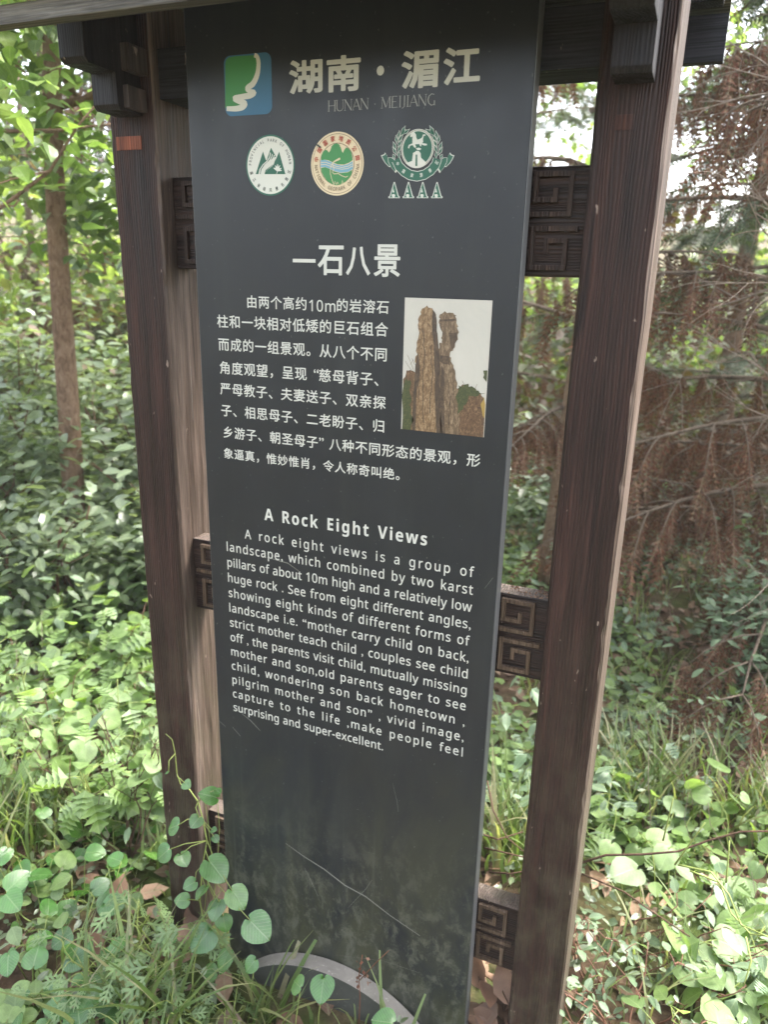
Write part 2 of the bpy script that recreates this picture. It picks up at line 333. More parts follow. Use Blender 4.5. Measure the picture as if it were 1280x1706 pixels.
# ------------------------------------------------------------------ ground
def make_ground():
    xs = np.concatenate([np.linspace(-60, -6, 28)[:-1], np.linspace(-6, 5, 111)[:-1], np.linspace(5, 60, 28)])
    ys = np.concatenate([np.linspace(-60, -3, 24)[:-1], np.linspace(-3, 9, 121)[:-1], np.linspace(9, 60, 26)])
    nx, ny = len(xs), len(ys); V = [(x, y, gz(x, y) if abs(x) < 30 and abs(y) < 30 else min(gz(x, y), 4.5)) for y in ys for x in xs]
    F = []
    for j in range(ny-1):
        for i in range(nx-1):
            a = j*nx+i; F += [(a, a+1, a+nx+1), (a, a+nx+1, a+nx)]
    setp(link('ground', npmesh('ground', V, F, M['ground'])), 'brown leaf-littered forest soil under all the plants', None, None, 'structure')
make_ground()

# ------------------------------------------------------------------ the signboard
SIGN = empty('signboard', (.3, .07, GZ), 'dark roofed park information signboard on two brown wooden posts, standing in undergrowth', 'sign')
def under(o):   # parent keeping world place
    o.parent = SIGN; o.matrix_parent_inverse = Matrix.Translation(-Vector(SIGN.location)); return o
G_, PW, YP, PD = .0876, .1042, .0201, .1522
# posts with slightly irregular, chipped arrises
def make_post(x0, x1, seed):
    bm = bmesh.new(); nz = 90; z0, z1 = GZ-.1, 1.985; c = .0035; ring = []
    rr = random.Random(seed); off = [rr.uniform(0, 50) for _ in range(8)]
    for k in range(nz+1):
        z = z0+(z1-z0)*k/nz; prof = []
        for ci, (sx, sy) in enumerate(((0, 0), (1, 0), (1, 1), (0, 1))):
            ch = c*(1+1.0*abs(noise.noise((off[ci], z*9, 0)))) + max(0, noise.noise((off[ci], z*34, 4))-.30)*.012
            X = x1 if sx else x0; Y = YP+PD if sy else YP; dx = -1 if sx else 1; dy = -1 if sy else 1
            a = (X+dx*ch, Y); b = (X, Y+dy*ch)
            prof += [b, a] if (sx, sy) in ((0, 0), (1, 1)) else [a, b]
        ring.append([bm.verts.new((x+.0006*noise.noise((x*9, z*7, 1)), y, z)) for x, y in prof])
    for k in range(nz):
        for i in range(8): bm.faces.new((ring[k][i], ring[k][(i+1) % 8], ring[k+1][(i+1) % 8], ring[k+1][i]))
    bm.faces.new(ring[0][::-1]); bm.faces.new(ring[-1])
    for f in bm.faces:   # right-hand faces take the paler wood: side light put into colour
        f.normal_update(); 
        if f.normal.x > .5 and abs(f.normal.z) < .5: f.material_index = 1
    return under(bm_obj('post', bm, [M['post'], M['litface']]))
posts = [make_post(-G_-PW, -G_, 1), make_post(.6+G_, .6+G_+PW, 2)]
def stepped_bracket(xc, post):
    # side profile (Y,Z) stepping forward from the post front, extruded in X
    prof = [(YP-.002, 1.795), (-.040, 1.795), (-.046, 1.803), (-.046, 1.852), (-.108, 1.852), (-.116, 1.860), (-.116, 1.915), (-.15, 1.925), (-.15, 1.96), (YP-.002, 1.96)]
    bm = bmesh.new(); a = [bm.verts.new((xc-.027, y, z)) for y, z in prof]; b = [bm.verts.new((xc+.027, y, z)) for y, z in prof]; n = len(prof)
    bm.faces.new(a); bm.faces.new(b[::-1])
    for i in range(n): bm.faces.new((a[(i+1) % n], a[i], b[i], b[(i+1) % n]))
    bmesh.ops.recalc_face_normals(bm, faces=bm.faces[:])
    o = bm_obj('bracket', bm, M['darkwood'], None, .0015); o.parent = post; return o
def cross_arms(xc, post):
    for z0, z1, hw in ((1.858, 1.900, .044), (1.800, 1.836, .038)):
        o = box_obj('cross_arm', (xc-hw, xc+hw, -.030, YP-.0015, z0, z1), M['arm'], None, .0015); o.parent = post
M['arm'] = wood('grey_arm_wood', (.035, .028, .026), (.06, .048, .045), (.09, .07, .065), 'Z', .6, .5)  # paler grey-brown than the bracket wood
for xc, po in ((-.1397, posts[0]),): cross_arms(xc, po)
for xc, po in ((-.1397, posts[0]), (.7397, posts[1])):
    stepped_bracket(xc, po)
    rb = stepped_bracket(xc, po)   # the same bracket mirrored on the back of the post
    rb.scale = (1, -1, 1); rb.location = (0, 2*YP+PD, 0)
pg = box_obj('peg', (-.178, -.121, YP-.0015, YP+.003, 1.741, 1.764), M['peg'], posts[0], .0008); pg['label'] = 'rust-red worn peg end in the left post'
pg = box_obj('peg', (.719, .744, YP-.0015, YP+.003, 1.737, 1.757), M['pegdark'], posts[1], .0008); pg['label'] = 'dull red peg end in the right post'

# fret blocks between panel and posts
def fret_block(x0, x1, zt, mirror):
    zb = zt-.1636; y0, y1 = .0562, .104
    o = under(box_obj('fret_block', (x0, x1, y0+.004, y1, zb, zt), M['block'], None, .0025))
    o.data.materials.append(M['litface'])
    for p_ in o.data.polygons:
        if p_.normal.z > .8: p_.material_index = 1     # light falling on the top, painted as paler wood
    # raised frame bars and spiral
    px0 = (.6+.004, .6+.058) if not mirror else (-.060, -.006)
    def bars(path, zc0, s, wd, nm):
        bm = bmesh.new(); h = wd/2
        for i in range(len(path)-1):
            (ax, az), (bx, bz) = path[i], path[i+1]
            X = lambda u: px0[0]+(u if not mirror else u)*(px0[1]-px0[0]); Z = lambda v: zc0+v*s
            xa, xb, za, zb_ = X(ax), X(bx), Z(az), Z(bz)
            if abs(xa-xb) > abs(za-zb_): bm_box(bm, min(xa, xb)-h, max(xa, xb)+h, y0-.0035, y0+.0045, za-h, za+h)
            else:
                lo, hi = min(za, zb_), max(za, zb_); bm_box(bm, xa-h, xa+h, y0-.0030, y0+.0045, lo+h*.98, hi-h*.98) if hi-lo > wd*1.1 else None
        q = bm_obj('fret_carving', bm, M['fret'] if zt < 1.5 else M['fretshade'], None, .0007); q.parent = o
    s = .058; wd = .0075
    up_ = [(-.25, 0), (1, 0), (1, 1), (0, 1), (0, .36), (.58, .36), (.58, .72)]
    lo_ = [(1.25, 1), (0, 1), (0, 0), (.98, 0), (.98, .70), (.42, .70), (.42, .3)]
    bars(up_, zt-.012-s, s, wd, 'u'); bars(lo_, zb+.014, s, wd, 'l')
for zt in (1.698, .978, .2724):
    fret_block(.545, .6+G_-.0005, zt, False); fret_block(-G_+.0005, .055, zt, True)

# panel
PANEL = under(box_obj('panel', (0, .6, 0, .034, .0-.14, 1.975), M['panel'], None, .0012))
ed = box_obj('edge_trim', (.6003, .6014, .0022, .0325, -.14, 1.975), M['edge'], PANEL, 0)
ed2 = box_obj('edge_trim', (-.0014, -.0003, .0022, .0325, -.14, 1.975), M['edge'], PANEL, 0)
def add_panel_child(o): o.parent = PANEL; return o

# arched plate at the foot
cx, cz_, ra = .29, -.272, .297
poly = [(cx+ra*math.cos(a), cz_+ra*math.sin(a)) for a in np.linspace(R(170), R(10), 49)]
bm = bmesh.new(); fr_ = [bm.verts.new((x, -.040, z)) for x, z in poly]; bk = [bm.verts.new((x, -.003, z)) for x, z in poly]; n = len(poly)
f = bm.faces.new(fr_); f.material_index = 0; bm.faces.new(bk[::-1]).material_index = 0
for i in range(n):
    q = bm.faces.new((fr_[(i+1) % n], fr_[i], bk[i], bk[(i+1) % n])); q.material_index = 1
bmesh.ops.recalc_face_normals(bm, faces=bm.faces[:])
under(bm_obj('arched_foot_plate', bm, [M['plate'], M['platerim']], None, 0))

# roof: eaves boards front and back, sloping boards over them, lintel
XR0, XR1 = -.246, .846
under(box_obj('eaves_board', (XR0, XR1, -.222, -.197, 1.880, 1.9065), M['eave'], None, .0015))['label'] = 'weathered grey front eaves board'
under(box_obj('eaves_board', (XR0, XR1, .350, .372, 1.8925, 1.965), M['beam'], None, .0015))['label'] = 'dark rear eaves board'
def slope_board(name, y0, z0, y1, z1, th, m, x0=XR0, x1=XR1):
    bm = bmesh.new(); d = Vector((0, y1-y0, z1-z0)).normalized(); n_ = Vector((0, -d.z, d.y))
    if n_.z < 0: n_ = -n_
    P = [(y0, z0), (y1, z1), (y1+n_.y*th, z1+n_.z*th), (y0+n_.y*th, z0+n_.z*th)]
    a = [bm.verts.new((x0, y, z)) for y, z in P]; b = [bm.verts.new((x1, y, z)) for y, z in P]
    bm.faces.new(a); bm.faces.new(b[::-1])
    for i in range(4): bm.faces.new((a[(i+1) % 4], a[i], b[i], b[(i+1) % 4]))
    bmesh.ops.recalc_face_normals(bm, faces=bm.faces[:]); return under(bm_obj(name, bm, m, None, .001))
M['soffit'] = wood('roof_board_wood', (.07, .07, .055), (.105, .105, .085), (.14, .14, .115), 'X', .75, .5)
ny = 4
for k in range(ny):   # individual roof boards, front and back slopes, lapped
    t0, t1 = k/ny, (k+1)/ny
    slope_board('roof_board', -.235+.30*t0, 1.9085+.17*t0+.003*k, -.235+.30*t1+.008, 1.9085+.17*t1+.003*k, .012, M['soffit'])
    slope_board('roof_board', .385-.30*t0, 1.967+.13*t0+.003*k, .385-.30*t1-.008, 1.967+.13*t1+.003*k, .012, M['soffit'])
under(box_obj('ridge_cap', (XR0-.01, XR1+.01, .055, .095, 2.085, 2.125), M['eave'], None, .004))
under(box_obj('lintel', (-G_+.0005, .6+G_-.0005, .036, .125, 1.824, 1.905), M['beam'], None, .0015))
under(box_obj('upper_lintel', (.002, .6+G_-.0005, .06, .11, 1.9075, 1.975), M['soffit'], None, .0015))
for s in (0, 1):   # purlins carrying the eaves on the brackets
    y = (-.145, .29)[s]; under(box_obj('purlin', (XR0+.01, XR1-.01, y-.018, y+.018, 1.9615, 1.9775), M['darkwood'], None, .001))

# ------------------------------------------------------------------ lettering
_fc = bpy.data.curves.new('glyph', 'FONT'); _fo = bpy.data.objects.new('glyph', _fc); COL.objects.link(_fo)
_cache = {}
def sans(s, bold=False):   # plain grotesque capitals and lower case of the built-in font
    A0, a0, d0 = (0x1D5D4, 0x1D5EE, 0x1D7EC) if bold else (0x1D5A0, 0x1D5BA, 0x1D7E2)
    return ''.join(chr(A0+ord(c)-65) if 'A' <= c <= 'Z' else chr(a0+ord(c)-97) if 'a' <= c <= 'z' else chr(d0+ord(c)-48) if '0' <= c <= '9' else c for c in s)
def glyph(s, off=0.0, sp=1.0, spw=1.0, latin=True):
    k = (s, off, sp, spw)
    if k in _cache: return _cache[k]
    off0 = off; off = 0; s = sans(s) if latin else s
    _fc.body = s; _fc.offset = off; _fc.space_character = sp; _fc.space_word = spw; _fc.size = 1; _fc.resolution_u = 3; _fc.fill_mode = 'FRONT'
    bpy.context.view_layer.update(); dg = bpy.context.evaluated_depsgraph_get(); ev = _fo.evaluated_get(dg); me = ev.to_mesh()
    me.calc_loop_triangles()
    V = np.array([v.co[:2] for v in me.vertices]) if len(me.vertices) else np.zeros((0, 2)); F = np.array([t.vertices[:] for t in me.loop_triangles]) if len(me.loop_triangles) else np.zeros((0, 3), int)
    if off0 > 0 and len(F):   # thicken: a thin strip round every outline edge, each a hair proud so that no two faces coincide
        cnt = {}
        for t in F:
            for a, b in ((t[0], t[1]), (t[1], t[2]), (t[2], t[0])): cnt.setdefault((min(a, b), max(a, b)), []).append(1)
        VV = [V]; FF = [F]; n0 = len(V)
        for (a, b), c in cnt.items():
            if len(c) > 1: continue
            A, B = V[a], V[b]; d = B-A; L = np.hypot(*d)
            if L < 1e-6: continue
            d = d/L; nn = np.array([-d[1], d[0]])*off0; e = d*off0*.55
            VV.append(np.array([A-e+nn, B+e+nn, B+e-nn, A-e-nn])); FF.append(np.array([(n0, n0+1, n0+2), (n0, n0+2, n0+3)])); n0 += 4
        V = np.concatenate(VV); F = np.concatenate(FF); pass
    ev.to_mesh_clear(); _cache[k] = (V, F); return _cache[k]
YT = -.0006
def put(g, V, F, y=YT, m=0):
    if len(F) == 0: return
    P = np.zeros((len(V), 3)); P[:, 0] = V[:, 0]; P[:, 1] = y; P[:, 2] = V[:, 1]
    nb = len(V)-4*((len(F)-_first(F))//2) if len(V) > 8 else len(V)
    if nb < len(V): P[nb:, 1] -= .00002+.00006*np.repeat(rng.random((len(V)-nb)//4), 4)
    g.add(P, F, m)
def _first(F):
    F = np.asarray(F); k = len(F)   # trailing strip faces come in pairs on four fresh vertices
    while k >= 2 and F[k-1][0] == F[k-2][0] and F[k-1][1] == F[k-2][2] == F[k-2][0]+2 and F[k-1][2] == F[k-2][0]+3: k -= 2
    return k
def boxed(g, ch, x0, z0, x1, z1, off=0.0, m=0, y=YT):
    V, F = glyph(ch, off); a, b = V.min(0), V.max(0); s = np.array([x1-x0, z1-z0])/(b-a); put(g, (V-a)*s+np.array([x0, z0]), F, y, m)
def em(g, ch, x, z, wx, wz, off=.0, m=0, y=YT):   # full-width glyph cell
    V, F = glyph(ch, off); put(g, V*np.array([wx, wz])+np.array([x, z]), F, y, m)
def finish(g, name, mats): return add_panel_child(g.build(name, mats, None, False))

g = Geo()
for ch, b in (('湖', (.199, 1.8080, .2599, 1.8572)), ('南', (.267, 1.8072, .3262, 1.8582)), ('湄', (.3945, 1.8044, .4545, 1.8561)), ('江', (.4620, 1.8055, .5196, 1.8555))):
    boxed(g, ch, *b, off=.030)
a = np.linspace(0, 2*math.pi, 24, endpoint=False); P = np.stack([.3597+.0062*np.cos(a), 1.8325+.0068*np.sin(a)], 1)
put(g, P, [(0, i, i+1) for i in range(1, 23)]); finish(g, 'lettering', [M['ink']])

# small roman capitals with serifs, drawn stroke by stroke
ROM = {'H': ([(0.1, 0, .1, 1, .09), (.7, 0, .7, 1, .09), (.1, .52, .7, .52, .04)], [.1, .7], .8), 'U': ([(.1, .25, .1, 1, .09), (.7, .25, .7, 1, .04), (.1, .27, .2, .06, .08), (.2, .05, .4, 0, .06), (.4, 0, .6, .06, .05), (.6, .06, .7, .27, .04)], [], .8),
       'N': ([(.1, 0, .1, 1, .04), (.72, 0, .72, 1, .04), (.1, 1, .72, 0, .10)], [.1], .84), 'A': ([(.02, 0, .36, 1, .04), (.36, 1, .72, 0, .10), (.15, .35, .58, .35, .04)], [.04, .7], .74),
       'M': ([(.1, 0, .14, 1, .04), (.14, 1, .48, .08, .1), (.48, .08, .82, 1, .04), (.82, 1, .86, 0, .1)], [.1, .86], .98), 'E': ([(.1, 0, .1, 1, .09), (.1, 1, .55, .98, .045), (.1, .52, .45, .52, .045), (.1, 0, .6, .02, .045)], [], .66),
       'I': ([(.16, 0, .16, 1, .09)], [.16], .34), 'J': ([(.22, .05, .22, 1, .09), (.22, .05, .02, -.12, .05)], [], .36),
       'G': ([(.62, .92, .4, 1, .05), (.4, 1, .15, .8, .07), (.15, .8, .08, .5, .09), (.08, .5, .15, .2, .09), (.15, .2, .4, 0, .07), (.4, 0, .66, .08, .05), (.66, .05, .66, .42, .09)], [.66], .8), '·': ([(.22, .42, .3, .42, .08)], [], .52), ' ': ([], [], .3)}
def roman(g, s, x, z, h, width, m=0):
    tot = sum(ROM[c][2] for c in s); k = width/tot
    for c in s:
        st, serif, adv = ROM[c]
        L = list(st)
        for sx in serif:
            L.append((sx-.1, .015, sx+.1, .015, .03))
            if c in 'HNI' or (c == 'M'): L.append((sx-.1, .985, sx+.1, .985, .03))
        if c == 'U' : L += [(0, .985, .2, .985, .03), (.6, .985, .8, .985, .03)]
        if c == 'N': L.append((.62, .985, .82, .985, .03))
        for (xa, za, xb, zb, wd) in L:
            A = Vector((x+xa*k, z+za*h)); B = Vector((x+xb*k, z+zb*h)); d = (B-A); 
            if d.length < 1e-9: continue
            d.normalize(); nn = Vector((-d.y, d.x))*wd*.5*h*.9
            put(g, np.array([A+nn, B+nn, B-nn, A-nn]), [(0, 1, 2), (0, 2, 3)], YT, m)
        x += adv*k
g = Geo(); roman(g, 'HUNAN · MEIJIANG', .2690, 1.7800, .0158, .1835); finish(g, 'lettering', [M['inkdim']])

g = Geo()
V, F = glyph('一', .03); boxed(g, '一', .2015, 1.5490, .2458, 1.5548, .0)
boxed(g, '石', .2500, 1.5290, .2990, 1.5770, .02); boxed(g, '八', .3035, 1.5300, .3480, 1.5755, .02); boxed(g, '景', .3545, 1.5285, .4013, 1.5795, .018)
finish(g, 'lettering', [M['ink']])

rows = ['由两个高约10m的岩溶石', '柱和一块相对低矮的巨石组合', '而成的一组景观。从八个不同', '角度观望，呈现“慈母背子、', '严母教子、夫妻送子、双亲探', '子、相思母子、二老盼子、归', '乡游子、朝圣母子”八种不同形态的景观，形', '象逼真，惟妙惟肖，令人称奇叫绝。']
zb = [1.4680, 1.4305, 1.3888, 1.3455, 1.3062, 1.2650, 1.2228, 1.1820]
x0s = [.1045, .0400, .0405, .0410, .0405, .0405, .0425, .0425]; ends = [.3855, .3845, .3845, .3850, .3835, .3830, .5585, .4275]
for s, z, x0, x1 in zip(rows, zb, x0s, ends):
    wds = [(.62 if c in '10' else .92 if c == 'm' else .8 if c in '“”' else 1) for c in s]; cell = (x1-x0)/sum(wds); x = x0; g = Geo()
    for c, wd in zip(s, wds):
        if c in '10m': em(g, c, x+.02*cell, z+.0005, cell*1.0, cell*1.05, .006)
        elif c == '“': V, F = glyph(c, .006); put(g, (V-V.min(0))*np.array([cell, cell])+np.array([x+cell*.45, z+cell*.60]), F)
        elif c == '”': V, F = glyph(c, .006); put(g, (V-V.min(0))*np.array([cell, cell])+np.array([x+cell*.02, z+cell*.60]), F)
        else: em(g, c, x, z+.0035*cell/.026, cell*.95, cell*.93, .011)
        x += cell*wd
    finish(g, 'lettering', [M['ink']])

eng = ['A rock eight views is a group of', 'landscape, which combined by two karst', 'pillars of about 10m high and a relatively low', 'huge rock . See from eight different angles,', 'showing eight kinds of different forms of', 'landscape i.e. “mother carry child on back,', 'strict mother teach child , couples see child', 'off , the parents visit child, mutually missing', 'mother and son,old parents eager to see', 'child, wondering son back hometown ,', 'pilgrim mother and son” , vivid image,', 'capture to the life ,make people feel', 'surprising and super-excellent.']
sp_ = .0563*.6; zl0 = 1.53-.844*.6
def text_run(g, s, x0, x1, z, size, narrow=.84, off=.010, m=0):
    V, F = glyph(s, off); nat = (V[:, 0].max()-V[:, 0].min())*size*narrow; ex = (x1-x0)-nat
    sp = 1.0
    for _ in range(6):   # spread letters and words until the line fills its measure
        V, F = glyph(s, off, round(sp, 4), round(1+(sp-1)*1.6, 4)); wv_ = (V[:, 0].max()-V[:, 0].min())*size*narrow
        if abs(wv_-(x1-x0)) < .0008: break
        V2, _f = glyph(s, off, round(sp+.02, 4), round(1+(sp+.02-1)*1.6, 4)); w2 = (V2[:, 0].max()-V2[:, 0].min())*size*narrow
        sp += .02*((x1-x0)-wv_)/max(1e-6, w2-wv_)
    put(g, (V-np.array([V[:, 0].min(), 0]))*np.array([size*narrow, size])+np.array([x0, z]), F, YT, m)
for i, s in enumerate(eng):
    g = Geo(); x0 = .0405 if i else .0842; x1 = .5583 if i < 12 else .3935
    text_run(g, s, x0, x1, zl0-i*sp_, .0262, .88, .010); finish(g, 'lettering', [M['ink']])
g = Geo(); text_run(g, sans('A Rock Eight Views', True), .131, .468, 1.0690, .0335, .86, .004); finish(g, 'lettering', [M['ink']])

# flat print helper: polygons given in enlarged-photo coordinates, mapped onto the panel plane
def mapper(ox, oy, sc):
    def f(x, y):
        q = on_y(ox+x/sc, oy+y/sc, 0); return (q.x, q.z)
    return f
def flat(g, pts, lvl=0, m=0):
    tri = tessellate_polygon([[Vector((x, z, 0)) for x, z in pts]]); put(g, np.array(pts), [t[::-1] for t in tri], YT-.00015*lvl, m)
def ell(cx_, cz__, rx, rz, n=64): return [(cx_+rx*math.cos(2*math.pi*i/n), cz__+rz*math.sin(2*math.pi*i/n)) for i in range(n)]
def smooth_line(P, W=None, n=5):
    P = [Vector(p) for p in P]; o = []; ws = []
    for i in range(len(P)-1):
        a, b, c, d = P[max(i-1, 0)], P[i], P[i+1], P[min(i+2, len(P)-1)]
        for k in range(n):
            t = k/n; o.append(.5*((2*b)+(c-a)*t+(2*a-5*b+4*c-d)*t*t+(3*b-a-3*c+d)*t**3))
            if W: ws.append(W[i]+(W[i+1]-W[i])*t)
    o.append(P[-1]); ws.append(W[-1] if W else 0); return [tuple(q) for q in o], ws
def stroke(g, pts, wd, lvl=0, m=0):
    pts = [Vector(p) for p in pts]; L = []; Rr = []
    for i, p in enumerate(pts):
        d = (pts[min(i+1, len(pts)-1)]-pts[max(i-1, 0)]).normalized(); nn = Vector((-d.y, d.x)); wi = wd if not isinstance(wd, (list, tuple)) else wd[i]
        L.append(p+nn*wi/2); Rr.append(p-nn*wi/2)
    V = [(*p,) for p in L+Rr]; k = len(pts); F = []
    for i in range(k-1): F += [(i, i+1, k+i+1), (i, k+i+1, k+i)]
    yy = YT-.00015*lvl-.0001*np.tile(np.arange(k)/k, 2)   # rises a hair along its length so folds never coincide
    put(g, np.array(V), F, yy, m)
def ringtext(g, s, cx_, cz__, r, a0, a1, size, lvl, m, inward=False, off=.02, narrow=.8):
    n = len(s)
    for i, c in enumerate(s):
        if c == ' ': continue
        a = R(a0+(a1-a0)*(i/(n-1))); V, F = glyph(c, off); V = V.copy(); V[:, 0] -= (V[:, 0].min()+V[:, 0].max())/2; V[:, 1] -= .36; V = V*np.array([size*narrow, size])
        rot = a-math.pi/2 if not inward else a+math.pi/2
        ca, sa = math.cos(rot), math.sin(rot); Q = np.stack([V[:, 0]*ca-V[:, 1]*sa+cx_+r*math.cos(a), V[:, 0]*sa+V[:, 1]*ca+cz__+r*math.sin(a)], 1)
        put(g, Q, F, YT-.00015*lvl, m)

# river emblem
g = Geo(); xa, xb, za, zc = .0756, .1665, 1.7822, 1.8725; r = .012
sq = []
for (cx_, cz__, s0) in ((xb-r, zc-r, 0), (xa+r, zc-r, 90), (xa+r, za+r, 180), (xb-r, za+r, 270)):
    sq += [(cx_+r*math.cos(R(s0+t)), cz__+r*math.sin(R(s0+t))) for t in range(0, 91, 15)]
flat(g, sq, 0, 0)
mp = mapper(350, 60, 2.56)
riv = [(190, 84), (202, 90), (208, 115), (206, 150), (198, 180), (183, 207), (160, 225), (172, 238), (190, 244), (170, 256), (135, 262), (105, 268), (125, 280), (150, 290), (140, 305), (112, 312), (72, 312)]
grn = [mp(66, 120), mp(66, 310), mp(72, 305)] + [mp(*q) for q in riv[::-1]][1:] + [mp(110, 88), mp(80, 94), mp(70, 104)]
flat(g, grn, 1, 1)
_rp, _rw = smooth_line([mp(*q) for q in riv], [.0065, .0065, .0075, .0082, .009, .0095, .0085, .007, .0085, .0095, .0085, .008, .0085, .0095, .0095, .0085, .007]); stroke(g, _rp, _rw, 2, 2)
finish(g, 'river_emblem', [M['blue'], M['green'], M['white']])

# green and white park emblem
mp = mapper(400, 210, 5.818)
c1 = (.2673*.6, 1.53+.2897*.6); r1 = .0746*.6
g = Geo(); flat(g, ell(*c1, r1*1.06, r1*1.06), 0, 1); flat(g, ell(*c1, r1, r1), 1, 0)
for pl in ([(155, 470), (225, 250), (258, 345), (238, 360), (205, 400), (190, 470)], [(262, 330), (303, 213), (350, 300), (300, 330), (250, 370), (215, 420), (210, 470), (196, 470), (205, 410), (235, 362)],
           [(330, 375), (382, 252), (443, 470), (250, 470), (265, 430), (300, 405)], [(240, 470), (250, 430), (290, 400), (330, 370), (352, 310), (340, 360), (300, 400), (262, 430), (252, 470)]):
    flat(g, [mp(*q) for q in pl], 2, 1)
for dx in (0, 20, 40):
    stroke(g, [mp(185+dx, 472), mp(195+dx, 425), mp(225+dx, 380), mp(265+dx, 345), mp(290+dx, 305), mp(298+dx*.9, 262+dx*.6)], .0016, 3, 0)
for q in ((328, 410), (345, 385), (368, 372), (390, 385), (405, 412), (408, 435)):
    stroke(g, [mp(365, 440), mp((365+q[0])/2, (440+q[1])/2-6), mp(*q)], [.0012, .003, .0008], 3, 0)
stroke(g, [mp(365, 440), mp(358, 468)], .001, 3, 0)
ringtext(g, 'PROVINCIAL PARK OF HUNAN', *c1, r1*.87, 176, 4, .0065, 2, 2)
ringtext(g, '湄江省级风景名胜区', *c1, r1*.86, 196, 344, .0068, 2, 2, True)
finish(g, 'park_emblem', [M['white'], M['dgreen'], M['black']])

# cream geopark emblem
c2 = (.4765*.6, 1.53+.2876*.6); r_ = .0788*.6; g = Geo()
flat(g, ell(*c2, r_*1.01, r_*1.01), 0, 0); flat(g, ell(*c2, r_*.955, r_*.955), 1, 4); flat(g, ell(*c2, r_*.935, r_*.935), 2, 0)
flat(g, ell(*c2, r_*.665, r_*.665), 3, 4); flat(g, ell(*c2, r_*.64, r_*.64), 4, 5)
top = [(790, 340), (792, 290), (810, 250), (832, 235), (850, 240), (864, 262), (880, 240), (892, 200), (915, 178), (940, 172), (965, 182), (982, 215), (990, 245), (1000, 265), (1015, 235), (1035, 210), (1060, 225), (1080, 255), (1092, 300), (1095, 335), (1060, 360), (1010, 378), (950, 375), (900, 355), (860, 335), (820, 330)]
flat(g, [mp(*q) for q in top], 5, 1)
riv2 = [(787, 335), (830, 332), (880, 350), (930, 375), (990, 388), (1050, 375), (1096, 345), (1098, 420), (1050, 448), (980, 455), (920, 440), (870, 415), (830, 400), (786, 405)]
flat(g, [mp(*q) for q in riv2], 6, 3)
for dy in (22, 44): stroke(g, [mp(790, 335+dy), mp(835, 334+dy), mp(880, 350+dy), mp(930, 375+dy*.8), mp(990, 388+dy*.8), mp(1050, 372+dy), mp(1094, 348+dy)], .0009, 7, 5)
low = [(788, 412), (830, 402), (870, 418), (920, 445), (980, 460), (1050, 452), (1092, 428), (1085, 470), (1060, 510), (1020, 550), (975, 572), (940, 578), (895, 568), (850, 538), (815, 490), (795, 450)]
flat(g, [mp(*q) for q in low], 6, 1)
stroke(g, [mp(975, 318), mp(945, 335), mp(915, 350), mp(893, 380), mp(880, 420), mp(882, 470), mp(895, 520), mp(912, 565)], [.003, .0028, .002, .0012, .001, .001, .001, .001], 8, 5)
stroke(g, [mp(905, 365), mp(915, 420), mp(900, 450), mp(915, 468), mp(960, 465), mp(990, 485), mp(1030, 500), mp(1050, 490)], .0011, 8, 5)
for q in ((925, 540), (950, 545), (998, 530)): stroke(g, [mp(q[0]-12, 575-(998-q[0])*.0), mp(q[0], q[1]), mp(q[0]+10, 565)], .0010, 8, 5)
ringtext(g, '中国国家地质公园', *c2, r_*.80, 168, 12, .0088, 8, 2, narrow=.9)
ringtext(g, 'NATIONAL GEOPARK OF CHINA', *c2, r_*.80, 184, 356, .0078, 8, 4, True)
stroke(g, [mp(745, 185), mp(765, 195), mp(790, 214)], [.0016, .003, .0014], 9, 6)
finish(g, 'geopark_emblem', [M['cream'], M['green'], M['red'], M['lblue'], M['tan'], M['cream'], M['black']])

# laurel emblem with galloping horse, and four outlined letters
mp = mapper(640, 190, 9.143); g = Geo()
def P_(L): return [mp(*q) for q in L]
for sx in (1, -1):
    X = lambda x: x if sx == 1 else 1030-x
    rib = [(X(-45), 635), (X(-20), 690), (X(20), 755), (X(80), 812), (X(105), 810), (X(180), 905), (X(222), 830), (X(170), 700), (X(120), 665), (X(60), 670), (X(50), 640), (X(20), 592), (X(0), 622)]
    flat(g, P_(rib if sx == 1 else rib[::-1]), 0, 0)
    cxm = sum(q[0] for q in rib)/len(rib); czm = sum(q[1] for q in rib)/len(rib)
    inn = [(cxm+(q[0]-cxm)*.86+0, czm+(q[1]-czm)*.88) for q in rib]
    flat(g, P_(inn if sx == 1 else inn[::-1]), 1, 1)
    stroke(g, P_([(X(62), 672), (X(70), 735), (X(105), 812)]), .0007, 2, 0)
    for (bx, by, tx, ty) in ((175, 690, 135, 610), (230, 690, 235, 560), (200, 640, 130, 500), (205, 610, 265, 470), (190, 560, 140, 420), (205, 520, 280, 395), (200, 470, 185, 320), (215, 440, 300, 310), (215, 400, 240, 250), (240, 350, 340, 235), (255, 320, 335, 178), (290, 320, 400, 230)):
        bx, tx = X(bx), X(tx); A = Vector(mp(bx, by)); B = Vector(mp(tx, ty)); d = B-A; nn = Vector((-d.y, d.x)).normalized(); L = d.length
        for lv, mi, w_, e in ((2, 0, .0028, 0), (3, 1, .0019, .1)):
            A2 = A+d*e; B2 = B-d*e; C = A2.lerp(B2, .5)
            flat(g, [A2[:], (C-nn*w_)[:], B2[:], (C+nn*w_)[:]] if sx == 1 else [A2[:], (C+nn*w_)[:], B2[:], (C-nn*w_)[:]], lv, mi)
arc = [(185, 700), (230, 800), (310, 880), (400, 935), (510, 955), (620, 930), (720, 865), (790, 780), (820, 690)]
stroke(g, P_(arc), .0150, 4, 0); stroke(g, P_(arc), .0132, 5, 1)
ctr = mp(515, 535); rx = abs(mp(765, 535)[0]-mp(265, 535)[0])/2
